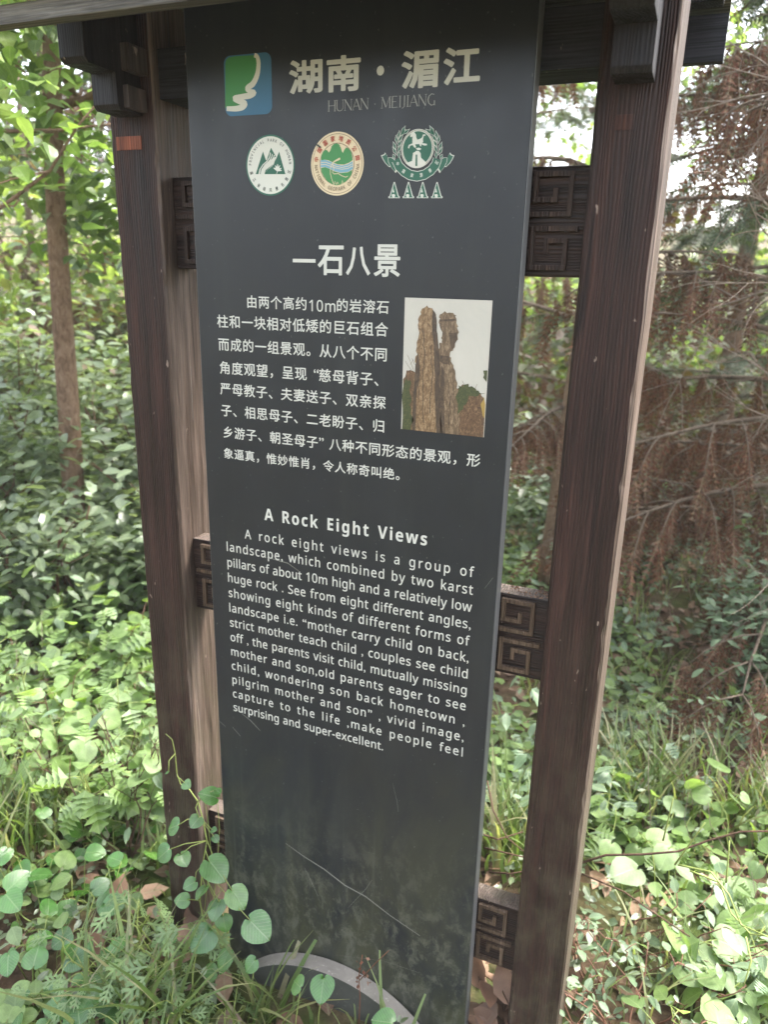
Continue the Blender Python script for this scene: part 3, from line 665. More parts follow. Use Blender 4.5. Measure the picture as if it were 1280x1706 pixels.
flat(g, ell(*ctr, rx, rx*1.02), 6, 0); flat(g, ell(*ctr, rx*.96, rx*.98), 7, 2); flat(g, ell(*ctr, rx*.93, rx*.95), 8, 0); flat(g, ell(*ctr, rx*.88, rx*.90), 9, 1)
flat(g, P_([(335, 755), (400, 735), (435, 720), (450, 600), (480, 585), (495, 570), (540, 572), (565, 605), (570, 670), (610, 710), (655, 750), (615, 795), (570, 820), (500, 832), (430, 815), (375, 790)]), 10, 0)
flat(g, P_([(490, 625), (515, 625), (515, 800), (485, 800)]), 11, 1)
horse = [(405, 335), (425, 300), (445, 290), (460, 265), (470, 285), (495, 320), (500, 365), (515, 400), (560, 385), (590, 360), (600, 320), (640, 320), (640, 338), (612, 340), (600, 395), (605, 430), (590, 452), (660, 462), (662, 485), (620, 488), (575, 468), (575, 500), (560, 500), (545, 465), (480, 470), (500, 515), (470, 520), (445, 480), (405, 490), (388, 535), (372, 522), (385, 480), (440, 455), (440, 380), (445, 345), (425, 362), (408, 355)]
flat(g, P_(horse), 10, 0); flat(g, P_([(490, 530), (540, 520), (575, 535), (560, 555), (520, 560)]), 10, 0)
ringtext(g, '中国旅游景区', ctr[0], ctr[1], rx*1.42, 212, 328, .0062, 6, 0, True)
finish(g, 'laurel_emblem', [M['white'], M['dgreen'], M['tan']])
g = Geo()
for k in range(4):
    ox = 70+k*217
    flat(g, P_([(ox, 1285), (ox, 1262), (ox+18, 1255), (ox+82, 1040), (ox+98, 1040), (ox+155, 1250), (ox+172, 1262), (ox+172, 1285)]), 0, 0)
    flat(g, P_([(ox+14, 1276), (ox+14, 1268), (ox+30, 1260), (ox+86, 1062), (ox+94, 1062), (ox+142, 1258), (ox+158, 1268), (ox+158, 1276), (ox+95, 1276), (ox+95, 1262), (ox+105, 1255), (ox+96, 1225), (ox+56, 1225), (ox+50, 1258), (ox+62, 1264), (ox+62, 1276)]), 1, 1)
    flat(g, P_([(ox+60, 1198), (ox+75, 1130), (ox+90, 1198)]), 2, 0)
finish(g, 'rating_letters', [M['white'], M['dgreen']])

# picture of the two rocks
mp = mapper(340, 380, 2.4615); g = Geo()
PX0, PX1, PZ0, PZ1 = .4116, .5603, 1.2764, 1.4968
flat(g, [(PX0, PZ0), (PX1, PZ0), (PX1, PZ1), (PX0, PZ1)], 0, 0)
def C_(L): return [(min(max(x, PX0), PX1-.001), min(max(z, PZ0), PZ1)) for x, z in P_(L)]
def jag(L, amp=2.5, n=3):
    out = []; rr = random.Random(5)
    for i in range(len(L)-1):
        (ax, ay), (bx, by) = L[i], L[i+1]
        for k in range(n): out.append((ax+(bx-ax)*k/n+rr.uniform(-amp, amp), ay+(by-ay)*k/n+rr.uniform(-amp, amp)))
    return out+[L[-1]]
left_p = jag([(845, 850), (858, 700), (862, 610), (870, 560), (872, 500), (880, 430), (884, 372), (893, 336), (915, 320), (936, 326), (951, 352), (953, 420), (960, 470), (966, 530), (967, 640), (975, 850)], 5, 4)
right_p = jag([(960, 850), (962, 640), (962, 520), (965, 480), (978, 465), (975, 430), (968, 385), (966, 360), (985, 346), (1018, 344), (1034, 355), (1036, 372), (1042, 400), (1042, 455), (1028, 480), (1026, 498), (1012, 505), (1010, 530), (1026, 570), (1036, 620), (1044, 680), (1050, 760), (1045, 860)], 5, 4)
flat(g, C_(jag([(812, 830), (820, 620), (832, 585), (855, 583), (868, 600), (870, 850)])), 1, 3)
flat(g, C_(jag([(1040, 860), (1040, 660), (1062, 642), (1085, 648), (1112, 668), (1135, 680), (1152, 700), (1155, 860)])), 1, 3)
flat(g, C_(left_p), 2, 1); flat(g, C_(right_p), 3, 6)
flat(g, C_(jag([(940, 335), (953, 352), (956, 420), (963, 480), (968, 560), (970, 700), (978, 850), (955, 850), (950, 700), (946, 560), (940, 450), (936, 380)], 2, 3)), 4, 7)
flat(g, C_(jag([(975, 560), (990, 600), (985, 700), (992, 850), (972, 850), (968, 700)], 2, 3)), 4, 7)
flat(g, C_(jag([(868, 560), (880, 500), (884, 600), (872, 700), (866, 850), (852, 850), (860, 680)], 2, 3)), 4, 7)
stroke(g, C_([(956, 430), (962, 500), (966, 600)]), .0022, 5, 7)
flat(g, C_(jag([(1005, 430), (1040, 425), (1040, 455), (1028, 480), (1026, 498), (1015, 500), (1010, 460)], 2, 2)), 4, 2)
flat(g, C_(jag([(968, 520), (1008, 525), (1008, 560), (985, 560), (968, 545)], 2, 2)), 4, 2)
flat(g, C_(jag([(968, 375), (1036, 372), (1036, 380), (968, 385)], 1, 4)), 4, 2)
for L in ([(900, 420), (905, 520), (898, 640), (902, 800)], [(930, 480), (938, 600), (928, 760)], [(967, 560), (969, 700), (972, 845)], [(1000, 620), (1010, 700), (1006, 820)], [(885, 560), (880, 700)], [(1022, 640), (1028, 760)]):
    stroke(g, C_(jag(L, 3, 5)), [.0003]+[.0016]*100, 4, 2) if False else stroke(g, C_(jag(L, 3, 5)), .0014, 4, 2)
flat(g, C_(jag([(812, 830), (814, 640), (835, 615), (850, 640), (848, 720), (858, 790), (850, 840)], 6, 4)), 4, 4)
flat(g, C_(jag([(1040, 760), (1038, 670), (1050, 648), (1085, 643), (1120, 660), (1150, 680), (1120, 690), (1085, 690), (1065, 740)], 6, 4)), 4, 4)
flat(g, C_(jag([(1135, 720), (1152, 690), (1155, 790), (1143, 760)], 3, 3)), 5, 5)
flat(g, C_(jag([(1138, 620), (1152, 585), (1175, 575), (1175, 640), (1155, 635)], 6, 3)), 5, 4)
for L in ([(862, 585), (845, 540), (835, 520)], [(858, 590), (835, 560), (828, 545)], [(866, 560), (855, 535)], [(848, 560), (860, 540)], [(1070, 645), (1060, 625)], [(1110, 665), (1122, 640)]): stroke(g, C_(L), .0005, 5, 2)
finish(g, 'printed_picture', [M['paper'], M['rock'], M['rockd'], M['rockr'], M['bush'], M['yellow'], M['rockg'], M['rocks']])

# scratches
def px(L): 
    o = []
    for x, y in L: q = on_y(x, y, 0); o.append((q.x, q.z))
    return o
for L, w0 in (([(476, 1404), (505, 1425), (540, 1447), (575, 1474), (610, 1493), (650, 1524), (700, 1558)], .0028), ([(508, 1445), (520, 1470), (530, 1492)], .0008), ([(445, 928), (462, 933), (480, 938), (498, 951)], .0016), ([(403, 1188), (418, 1200), (434, 1217)], .0016), ([(388, 1211), (401, 1226)], .0014),
              ([(655, 1305), (662, 1335), (664, 1352)], .0006), ([(580, 1512), (610, 1480), (620, 1465)], .0006), ([(560, 1590), (640, 1600), (700, 1620)], .0005), ([(808, 980), (822, 962)], .0006), ([(365, 1200), (376, 1210)], .0012), ([(318, 610), (322, 700)], .0006)):
    g = Geo(); n = len(L)
    stroke(g, px(L), [w0*(.25+.75*math.sin(math.pi*(i+.4)/(n))) for i in range(n)], 0, 0); finish(g, 'scratch', [M['scratch']])
bpy.data.objects.remove(_fo)

# soil crumbs on the middle fret block
g = Geo(); rr = random.Random(3)
for i in range(70):
    x = rr.uniform(.605, .686) if i < 40 else rr.gauss(.668, .008); y = rr.uniform(.06, .10); s = rr.uniform(.001, .003); z = .9785+(rr.uniform(0, .010) if i >= 40 else 0)
    a, b = rr.uniform(0, 6), rr.uniform(0, 1)
    V = [(x+s*math.cos(a+k*2.1)*1.3, min(.103, y+s*math.sin(a+k*2.1)), z+s*.2*b) for k in range(3)]+[(x, y, z+s*1.3), (x, y, z-.0005)]
    g.add(V, [(0, 1, 3), (1, 2, 3), (2, 0, 3), (1, 0, 4), (2, 1, 4), (0, 2, 4)])
setp(g.build('soil_crumbs', [M['litter']], None, False), 'brown soil crumbs lying on top of the middle carved block by the right post', 'soil', None, 'stuff')

# ------------------------------------------------------------------ leaf templates (length 1 along +Y, normal +Z)
def tm_leaf(wd=.42, fold=.10, droop=.18, prof=((0, .0), (.12, .55), (.38, 1), (.68, .75), (1, 0)), notch=0):
    V = []; F = []
    for t, s in prof:
        z = -droop*t*t
        V += [(-wd*s, t-(notch*s if t < .2 else 0), z+fold*s), (0, t, z), (wd*s, t-(notch*s if t < .2 else 0), z+fold*s)]
    for i in range(len(prof)-1):
        a = i*3; F += [(a, a+1, a+4), (a, a+4, a+3), (a+1, a+2, a+5), (a+1, a+5, a+4)]
    return np.array(V, float), np.array(F)
T_OV = tm_leaf(.26, .06, .15, ((0, .0), (.3, .9), (.65, .8), (1, 0)))
T_WID = tm_leaf(.42, .08, .22, ((0, .3), (.2, .95), (.5, .85), (1, 0)))
T_RND = tm_leaf(.5, .08, .12, ((0, .35), (.25, 1), (.65, .9), (1, .15)))
T_MIN = (np.array([(0, 0, 0), (-.3, .45, .05), (.3, .45, .05), (0, 1, -.1)], float), np.array([(0, 2, 1), (1, 2, 3)]))
def heart(n=9, wd=.56, cup=.10, droop=.18, point=.0):
    # outline by half-width along length with basal lobes behind the stalk joint
    prof = [(-.16, .30), (-.10, .62), (.05, .92), (.22, 1.0), (.40, .97), (.58, .84), (.74, .60), (.87, .32), (.97, .0)]
    V = []; F = []
    for t, s in prof:
        zc = -droop*max(0, t)**2; tc = max(t, 0.0)
        for u in (-1, -.5, 0, .5, 1):
            yy = t if abs(u) > .4 else (tc if abs(u) < .1 else (t+tc)/2)
            V.append((wd*s*u, yy, zc+cup*abs(u)*s*.9-.05*abs(u)**2*s+.015*math.sin(9*t+4*u)))
    for i in range(len(prof)-1):
        for k in range(4):
            a = i*5+k; F += [(a, a+1, a+6), (a, a+6, a+5)]
    return np.array(V, float), np.array(F)
T_HEART = heart()
def lobed(nl=4, wd=.42, deep=.35):
    """palmate/pinnate lobed leaf outline, fan about the midrib"""
    right = []
    for k in range(nl):
        t = .12+.74*k/nl; w_ = wd*(1-.62*(k/nl)**1.3)
        right += [(w_*deep*.7, t), (w_, t+.17), (w_*.55, t+.19)]
    right += [(0.0, 1.0)]
    V = []; F = []
    mid = [(0, min(1, y-.02 if i else 0)) for i, (x, y) in enumerate(right)]
    for s in (-1, 1):
        b = len(V)
        for (x, y), (mx, my) in zip(right, mid): V += [(0, my*.98, -.2*my*my), (s*x, y, -.2*y*y+.12*x)]
        for i in range(len(right)-1):
            a = b+i*2; q = [(a, a+1, a+3), (a, a+3, a+2)]; F += q if s > 0 else [t[::-1] for t in q]
    return np.array(V, float), np.array(F)
T_LOBE = lobed(4, .5, .45)
def finger_leaf():
    V = []; F = []
    def lob(bx, by, ang, L, w_, z):
        d = np.array([math.sin(ang), math.cos(ang)]); q = np.array([d[1], -d[0]]); b = len(V)
        for t, s in ((0, .5), (.45, 1), (.8, .7)):
            for e in (-1, 1): p = np.array([bx, by])+d*L*t+q*w_*s*e; V.append((p[0], p[1], z-.15*p[1]**2+.1*abs(p[0])))
        p = np.array([bx, by])+d*L; V.append((p[0], p[1], z-.15*p[1]**2+.1*abs(p[0])))
        F.extend([(b, b+1, b+3), (b, b+3, b+2), (b+2, b+3, b+5), (b+2, b+5, b+4), (b+4, b+5, b+6)])
    lob(0, 0, 0, 1.0, .045, 0)
    for k, (y, L) in enumerate(((.18, .34), (.38, .40), (.58, .34))):
        for s in (-1, 1):
            lob(0, y, s*.75, L, .045, .002*k); lob(s*L*.35, y+L*.36, s*1.15, L*.42, .03, .001); lob(s*L*.38, y+L*.40, s*.25, L*.42, .03, .003)
    return np.array(V, float), np.array(F)
T_MUG = finger_leaf()
def blade(n=5, w_=.022, bend=.5):
    V = []; F = []
    for i in range(n):
        t = i/(n-1); ww = w_*(1-t**1.6)+.001; V += [(-ww, bend*t*t, t*(1-.25*bend*t)), (ww, bend*t*t, t*(1-.25*bend*t))]
    for i in range(n-1): a = 2*i; F += [(a, a+1, a+3), (a, a+3, a+2)]
    return np.array(V, float), np.array(F)
T_BL = blade()
def sprig(n=8, ln=.26, sp=.9):
    V = [(-.012, 0, 0), (.012, 0, 0), (0, 1, -.08)]; F = [(0, 1, 2)]
    for i in range(n):
        t = .06+.9*i/n; l = ln*(1-.45*t)
        for s in (-1, 1):
            b = len(V); V += [(0, t-.03, -.08*t), (0, t+.03, -.08*t), (s*l*sp, t+l*.55, .03-.08*t-.04*(i % 2))]; F.append((b, b+1, b+2) if s < 0 else (b+1, b, b+2))
    return np.array(V, float), np.array(F)
T_SP = sprig(); T_DEAD = sprig(8, .17, .75)

def rotmats(az, tilt, roll):
    """leaf axis: heading az in XY, raised by tilt, then rolled about its own axis"""
    ca, sa, ct, st, cr, sr = np.cos(az), np.sin(az), np.cos(tilt), np.sin(tilt), np.cos(roll), np.sin(roll)
    y = np.stack([ca*ct, sa*ct, st], 1); side = np.stack([sa, -ca, 0*ca], 1); nrm = np.cross(side, y)
    x2 = side*cr[:, None]+nrm*sr[:, None]; z2 = np.cross(x2, y); return np.stack([x2, y, z2], 2)
def scatter(tmpl, P, az, tilt, roll, size):
    V0, F0 = tmpl; P = np.asarray(P, float); n = len(P); Rm = rotmats(az, tilt, roll)*size[:, None, None]
    V = np.einsum('nij,vj->nvi', Rm, V0)+P[:, None, :]; F = F0[None]+(np.arange(n)*len(V0))[:, None, None]
    return V.reshape(-1, 3), F.reshape(-1, 3)
def U(a, b, n): return rng.uniform(a, b, n)

# ------------------------------------------------------------------ trees and shrubs
def clump_points(n, c, rad, k=14, tight=.30):
    """points gathered round k sub-centres on an ellipsoid shell, leaving gaps"""
    cs = []
    while len(cs) < k:
        v = rng.normal(size=3); v /= np.linalg.norm(v); cs.append(v*rng.uniform(.35, .9))
    cs = np.array(cs); idx = rng.integers(0, k, n); P = cs[idx]+rng.normal(size=(n, 3))*tight*rng.uniform(.6, 1.2, k)[idx][:, None]
    return P*np.array(rad)+np.array(c)
def bent(a, b, n=8, amp=.05, seed=0):
    a, b = Vector(a), Vector(b); out = []; L = (b-a).length
    for i in range(n):
        t = i/(n-1); p = a.lerp(b, t); e = math.sin(math.pi*t)*amp*L
        out.append(p+Vector((noise.noise((t*2.3, seed*7.7, .5)), noise.noise((t*2.3, seed*7.7, 9.5)), .4*noise.noise((t*2.3, seed*7.7, 19.5))))*e*2)
    return out
def dead_stub(g, base, az, L, sag, rr, m=0, r=.012):
    pts = []; d = Vector((math.cos(az), math.sin(az), rr.uniform(-.1, .35))); p = Vector(base)
    for i in range(7): pts.append(p.copy()); p = p+d*(L/6); d.z -= sag; d = (d+Vector((rr.uniform(-.12, .12), rr.uniform(-.12, .12), rr.uniform(-.05, .05)))).normalized()
    tube(g, pts, r, r*.3, 5, m); return pts
def broad_tree(loc, h, r0, lean, crown, leaf_n, leaf_s, lm, label, group=None, tmpl=T_WID, bark='bark', limbs=7, name='broadleaf_tree', crown_k=16, tight=.3, first=.55):
    x, y = loc; z = gz(x, y)-.03; root = empty(name, (x, y, z), label, 'tree', group); rr = random.Random(int(x*100+y*10))
    g = Geo(); top = Vector((x+lean[0], y+lean[1], z+h)); pts = bent((x, y, z), top, 14, .006, x)
    tube(g, [p-root.location for p in pts], r0, r0*.35, 12, 0)
    for k in range(3):   # root flare
        a = k*2.1+x; tube(g, [Vector((0, 0, .12))+Vector((math.cos(a), math.sin(a), 0))*r0*.4, Vector((math.cos(a)*r0*1.6, math.sin(a)*r0*1.6, -.02))], r0*.6, r0*.25, 6)
    g.build('trunk', [M[bark]], root)
    g = Geo(); cc, cr = crown
    for k in range(limbs):
        t = first+(1-first)*k/limbs; p = pts[0].lerp(pts[-1], t); a = k*2.4+rr.uniform(-.4, .4)
        tgt = Vector(cc)+Vector((math.cos(a)*cr[0], math.sin(a)*cr[1], rr.uniform(-.5, .6)*cr[2]))*.75
        lp = bent(p, tgt, 8, .08, k+x); tube(g, [q-root.location for q in lp], r0*.33, r0*.06, 6)
        for j in range(3):
            q = lp[3+j]; e = q+Vector((rr.uniform(-1, 1)*cr[0], rr.uniform(-1, 1)*cr[1], rr.uniform(-.7, .5)*cr[2]))*.45
            tube(g, [v-root.location for v in bent(q, e, 5, .1, j+k)], r0*.1, r0*.03, 5)
    g.build('limbs', [M[bark]], root)
    P = clump_points(leaf_n, cc, cr, crown_k, tight); V, F = scatter(tmpl, P-np.array(root.location), U(0, 6.28, leaf_n), U(-.9, .35, leaf_n), U(-.6, .6, leaf_n), leaf_s*U(.6, 1.25, leaf_n))
    g = Geo(); g.add(V, F, 0, tmpl[0]); o = g.build('crown', [M[lm]], root); o['kind'] = 'stuff'
    return root

def conifer(loc, h, r0, label, z_first=.5, spread=1.2, nb=34, dead=.45, group=None, droop=.35, size=.13, dense=1, lean=.05):
    x, y = loc; z = gz(x, y)-.03; root = empty('conifer_tree', (x, y, z), label, 'tree', group); rr = random.Random(int(x*77+y*31))
    g = Geo(); tube(g, [p-root.location for p in bent((x, y, z), (x+lean, y, z+h), 16, .01, x)], r0, r0*.25, 12); g.build('trunk', [M['bark']], root)
    gb = Geo(); P, AZ, TI, SZ, DD = [], [], [], [], []
    for k in range(nb):
        zz = z_first+(h-z_first)*(k/nb)**1.05; a = k*2.39996+rr.uniform(-.3, .3)
        L = spread*(1-.55*k/nb)*rr.uniform(.7, 1.15); p = Vector((0, 0, zz)); d = Vector((math.cos(a), math.sin(a), rr.uniform(.0, .35))); pts = []
        isdead = rr.random() < dead*(1.25-k/nb)
        for i in range(9): pts.append(p.copy()); p = p+d*(L/8); d.z -= droop*.16; d = (d+Vector((rr.uniform(-.07, .07), rr.uniform(-.07, .07), 0))).normalized()
        tube(gb, pts, .014*(.6+L*.5), .003, 5)
        for i in range(2, 9):
            for s in (-1, 1):
                if rr.random() < .12: continue
                q = pts[i]; aa = a+s*rr.uniform(.5, 1.1); l2 = L*.33*(1.15-i/12)*rr.uniform(.7, 1.2); dd = Vector((math.cos(aa), math.sin(aa), rr.uniform(-.4, .1))); tp = [q.copy()]
                for j in range(4): q = q+dd*(l2/4); dd.z -= .16+.1*isdead; dd.normalize(); tp.append(q.copy())
                tube(gb, tp, .0045, .0015, 4)
                for j in range(1, 5):
                    for w_ in range((3 if not isdead else 4)*dense):
                        P.append(tp[j][:]); AZ.append(math.atan2(dd.y, dd.x)+rr.uniform(-.9, .9)); TI.append(rr.uniform(-1.1, .1) if not isdead else rr.uniform(-1.55, -1.0))
                        SZ.append(size*rr.uniform(.6, 1.25)*(1.5 if isdead else 1)); DD.append(isdead or rr.random() < .06)
            if not isdead: P.append(pts[i][:]); AZ.append(a+rr.uniform(-.5, .5)); TI.append(rr.uniform(-.6, .3)); SZ.append(size*1.1); DD.append(False)
    gb.build('boughs', [M['bark2']], root)
    P, AZ, TI, SZ, DD = map(np.array, (P, AZ, TI, SZ, DD))
    for flag, nm, mm in ((False, 'needles', 'needle'), (True, 'dead_needles', 'dead')):
        q = DD == flag
        if q.sum() == 0: continue
        V, F = scatter(T_DEAD if flag else T_SP, P[q], AZ[q], TI[q], U(-1.2, 1.2, q.sum()), SZ[q]); g = Geo(); g.add(V, F, 0, T_SP[0]); o = g.build(nm, [M[mm]], root); o['kind'] = 'stuff'
    return root

def shrub(loc, rad, hh, n, size, lm, label, group=None, tmpl=T_OV, stems=9, k=16, tight=.3):
    x, y = loc; z = gz(x, y); root = empty('shrub', (x, y, z), label, 'shrub', group); rr = random.Random(int(x*91+y*17)); g = Geo()
    for i in range(stems):
        a = rr.uniform(0, 6.28); e = Vector((math.cos(a)*rad*rr.uniform(.3, .9), math.sin(a)*rad*rr.uniform(.3, .9), hh*rr.uniform(.6, 1)))
        pts = bent((0, 0, -.02), e, 7, .1, i+x); tube(g, pts, .011, .004, 5)
        for j in (3, 4, 5):
            e2 = pts[j]+Vector((rr.uniform(-1, 1), rr.uniform(-1, 1), rr.uniform(0, 1)))*rad*.4; tube(g, bent(pts[j], e2, 4, .1, j), .004, .002, 4)
    g.build('stems', [M['dtwig']], root)
    P = clump_points(n, (0, 0, hh*.55), (rad, rad, hh*.5), k, tight); P[:, 2] = np.abs(P[:, 2])+.01
    V, F = scatter(tmpl, P, U(0, 6.28, n), U(-.5, .6, n), U(-.6, .6, n), size*U(.6, 1.3, n)); g = Geo(); g.add(V, F, 0, tmpl[0]); o = g.build('foliage', [M[lm]], root); o['kind'] = 'stuff'
    return root

# left side
t1 = on_z(126, 975)
broad_tree((t1.x, t1.y), 4.2, .062, (.30, .05), ((t1.x+.15, t1.y+.2, 2.35), (1.25, 1.1, .85)), 3600, .08, 'l_canopy', 'slender brown-trunked tree behind the shrubs left of the sign', crown_k=22, tight=.22, limbs=9)
broad_tree((-2.3, .4), 3.6, .04, (.5, .2), ((-1.55, .95, 2.25), (.75, .7, .6)), 1500, .07, 'l_canopy', 'young tree whose bright low leaves hang at the left edge beside the eaves', crown_k=18, tight=.22, limbs=8, first=.35)
for i, (a, b, hh, rd, n) in enumerate([(-2.45, 1.35, 1.05, .60, 2600), (-1.72, 2.05, 1.2, .7, 2800), (-1.15, 1.75, .85, .5, 2200), (-3.2, 2.4, 1.3, .8, 2600), (-2.3, 3.3, 1.3, .8, 2400), (-.55, 3.2, .9, .6, 1600)]):
    shrub((a, b), rd, hh, n, .085, 'l_shrub', ['grey-green glossy shrub at the left edge in front of the slender tree', 'dense grey-green shrub around the foot of the slender tree', 'grey-green shrub just left of the left post',
          'far grey-green shrub at the left edge behind the nearest one', 'shrub behind the slender tree trunk', 'low shrub hidden mostly behind the information panel'][i])
# right side conifers, near trunk
t2 = on_z(908, 985)
conifer((t2.x, t2.y), 5.2, .056, 'brown-trunked conifer with dead lower twigs, seen between panel and right post', .62, .8, 20, .9, size=.10, lean=.24)
conifer((1.42, 2.75), 4.8, .07, 'dark drooping conifer to the right of the right post', .30, 1.45, 66, .52, size=.14)
conifer((1.15, 5.2), 5.4, .08, 'taller conifer behind the right post', .8, 1.4, 26, .3, size=.17)
conifer((2.7, 4.6), 6.5, .09, 'conifer at the far right edge of the view', .5, 1.6, 40, .35, size=.17)
conifer((-1.0, 5.2), 6.0, .09, 'conifer in the wood behind the information panel', .9, 1.5, 34, .4, size=.17)
conifer((-3.6, 4.6), 6.0, .09, 'brownish conifer in the wood beyond the left shrubs', .9, 1.5, 36, .6, size=.17)
for i, (a, b) in enumerate([(-5.6, 5.2), (-4.3, 7.0), (-2.4, 7.6), (-.2, 8.2), (1.6, 7.6), (3.6, 7.4)]):
    broad_tree((a, b), 5.5, .08, (.2*(-1)**i, 0), ((a, b, 3.4+.3*(i % 2)), (1.5, 1.4, 1.3)), 1500, .14, 'l_far', ['pale green tree at the left limit of the wood', 'second pale tree beyond the left shrubs', 'pale tree behind the top of the left post', 'pale tree behind the middle of the panel', 'pale tree beyond the right post', 'pale tree beyond the far right conifer'][i], None, T_MIN, 'bark2', crown_k=20, tight=.24)
for i, (a, b, cz, rr_) in enumerate([(-4.1, 3.5, 1.75, 1.0), (-5.2, 4.4, 2.0, 1.2), (-3.1, 4.0, 1.5, .9)]):
    broad_tree((a, b), 3.0, .045, (.1, 0), ((a, b, cz), (rr_, rr_*.9, .95)), 1300, .10, 'l_canopyp', ['pale young tree beyond the shrubs at the left edge', 'second pale young tree, farther back at the left edge', 'pale young tree seen between the slender trunk and the left post'][i], None, T_OV, 'bark2', crown_k=26, tight=.2, first=.3)
shrub((-1.62, 1.12), .33, .62, 1300, .07, 'l_shrub', 'small shrub in front of the foot of the slender tree')
# leafless tangle on the right
root = empty('leafless_tree', (1.38, 1.8, gz(1.38, 1.8)), 'leafless grey tree with thin curling twigs at the right edge', 'tree'); rr = random.Random(21); g = Geo(); gt = Geo()
tube(g, bent((0, 0, 0), (.12, .1, 2.9), 12, .05, 3), .03, .012, 8); g.build('trunk', [M['bark2']], root)
def curl(p, d, L, r, depth):
    pts = [p.copy()]; n = 9; w_ = Vector((rr.uniform(-1, 1), rr.uniform(-1, 1), rr.uniform(-1, 1)))*.22
    for i in range(n): d = (d+w_*.6+Vector((rr.uniform(-1, 1), rr.uniform(-1, 1), rr.uniform(-1, 1)))*.13+Vector((0, 0, -.03))).normalized(); p = p+d*(L/n); pts.append(p.copy())
    tube(gt, pts, r, r*.35, 4)
    if depth:
        for k in range(5): q = pts[2+k+rr.randint(0, 1)]; curl(q, (d+Vector((rr.uniform(-1, 1), rr.uniform(-1, 1), rr.uniform(-.8, .8)))*.9).normalized(), L*.6, r*.5, depth-1)
for k in range(20):
    a = math.pi*rr.uniform(.4, 1.6); curl(Vector((.08, .05, rr.uniform(1.0, 2.5))), Vector((math.cos(a), math.sin(a), rr.uniform(-.3, .4))), rr.uniform(.5, .95), .006, 2)
gt.build('twigs', [M['twig']], root)['kind'] = 'stuff'

# right-hand shrubs
for i, (a, b, hh, rd, n, s, lm, lb) in enumerate([(1.32, 1.95, .50, .30, 1200, .05, 'l_pale', 'pale-leaved shrub below the drooping conifer, right of the right post'), (1.5, 2.5, .7, .5, 1400, .05, 'l_pale', 'pale shrub at the right edge under the conifers'),
        (.80, 3.1, .3, .35, 400, .045, 'l_dark', 'dark low shrub in the shade of the drooping conifer'), (.35, 3.5, .5, .45, 900, .05, 'l_dark', 'low dark shrub behind the gap beside the panel')]):
    shrub((a, b), rd, hh, n, s, lm, lb, None, T_OV)

# far wood closing the view, and brownish brush under it
def far_wood():
    g = Geo(); n = 30000; ang = U(R(-72), R(38), n); d = U(9.0, 15.0, n); x = .9+np.sin(ang)*d; y = -1.2+np.cos(ang)*d
    base = np.array([gz(a, b) for a, b in zip(x, y)]); hgt = 1.5+1.5*np.array([noise.noise((a*9, 0, .3)) for a in ang]); z = base+np.abs(rng.normal(size=n))*hgt*.55
    dens = np.array([noise.noise((a*.9, b*.9, c*1.2)) for a, b, c in zip(x, y, z)]); q = dens > -.26
    V, F = scatter(T_MIN, np.stack([x, y, z], 1)[q], U(0, 6.28, q.sum()), U(-.9, .7, q.sum()), U(-.9, .9, q.sum()), .20*U(.6, 1.3, q.sum())); g.add(V, F)
    setp(g.build('distant_wood', [M['l_far']]), 'mass of pale green woodland closing the view behind all the trees', 'woodland', None, 'stuff')
    g = Geo(); n = 60000; ang = U(R(-72), R(38), n); d = U(5.2, 15, n); x = .9+np.sin(ang)*d; y = -1.2+np.cos(ang)*d
    base = np.array([gz(a, b) for a, b in zip(x, y)]); dens = np.array([noise.noise((a*.8, b*.8, 4)) for a, b in zip(x, y)]); z = base+np.abs(rng.normal(size=n))*(.35+.9*np.clip(dens+.2, 0, 1))
    q = (dens > -.18); V, F = scatter(T_OV, np.stack([x, y, z], 1)[q], U(0, 6.28, q.sum()), U(-.7, .8, q.sum()), U(-.8, .8, q.sum()), .10*U(.6, 1.3, q.sum())); g.add(V, F, 0)
    setp(g.build('brushwood', [M['l_farp']]), 'brown-green brush covering the ground between the trees', 'undergrowth', None, 'stuff')
far_wood()

# ------------------------------------------------------------------ ground layer
def ring_pts(n, x0, x1, y0, y1, freq=1.0, thr=-1, seed=0):
    x = U(x0, x1, n); y = U(y0, y1, n)
    d = np.array([noise.noise((a*freq, b*freq, seed)) for a, b in zip(x, y)]); ins = (x > -.22) & (x < .82) & (y > -.045) & (y < .20)
    q = (d > thr) & ~ins; x, y = x[q], y[q]; return np.stack([x, y, [gz(a, b) for a, b in zip(x, y)]], 1)
P = ring_pts(22000, -5, 4.0, -1.6, 5.5, 1.2, -.35, 2); n = len(P); P[:, 2] += U(.002, .02, n)
V, F = scatter(T_OV, P, U(0, 6.28, n), U(-.35, .45, n), U(-1.1, 1.1, n), .07*U(.5, 1.4, n)); g = Geo(); g.add(V, F, 0, T_OV[0])
setp(g.build('leaf_litter', [M['litter']]), 'dry brown fallen leaves lying on the soil', 'leaf litter', None, 'stuff')
BARE = [(on_z(1215, 1330), .17), (on_z(852, 1150), .30), (on_z(1090, 1010), .40), (on_z(1240, 1470), .10), (on_z(1130, 1120), .13), (on_z(230, 1500), .10), (on_z(140, 1620), .07), (on_z(1010, 1110), .16)]
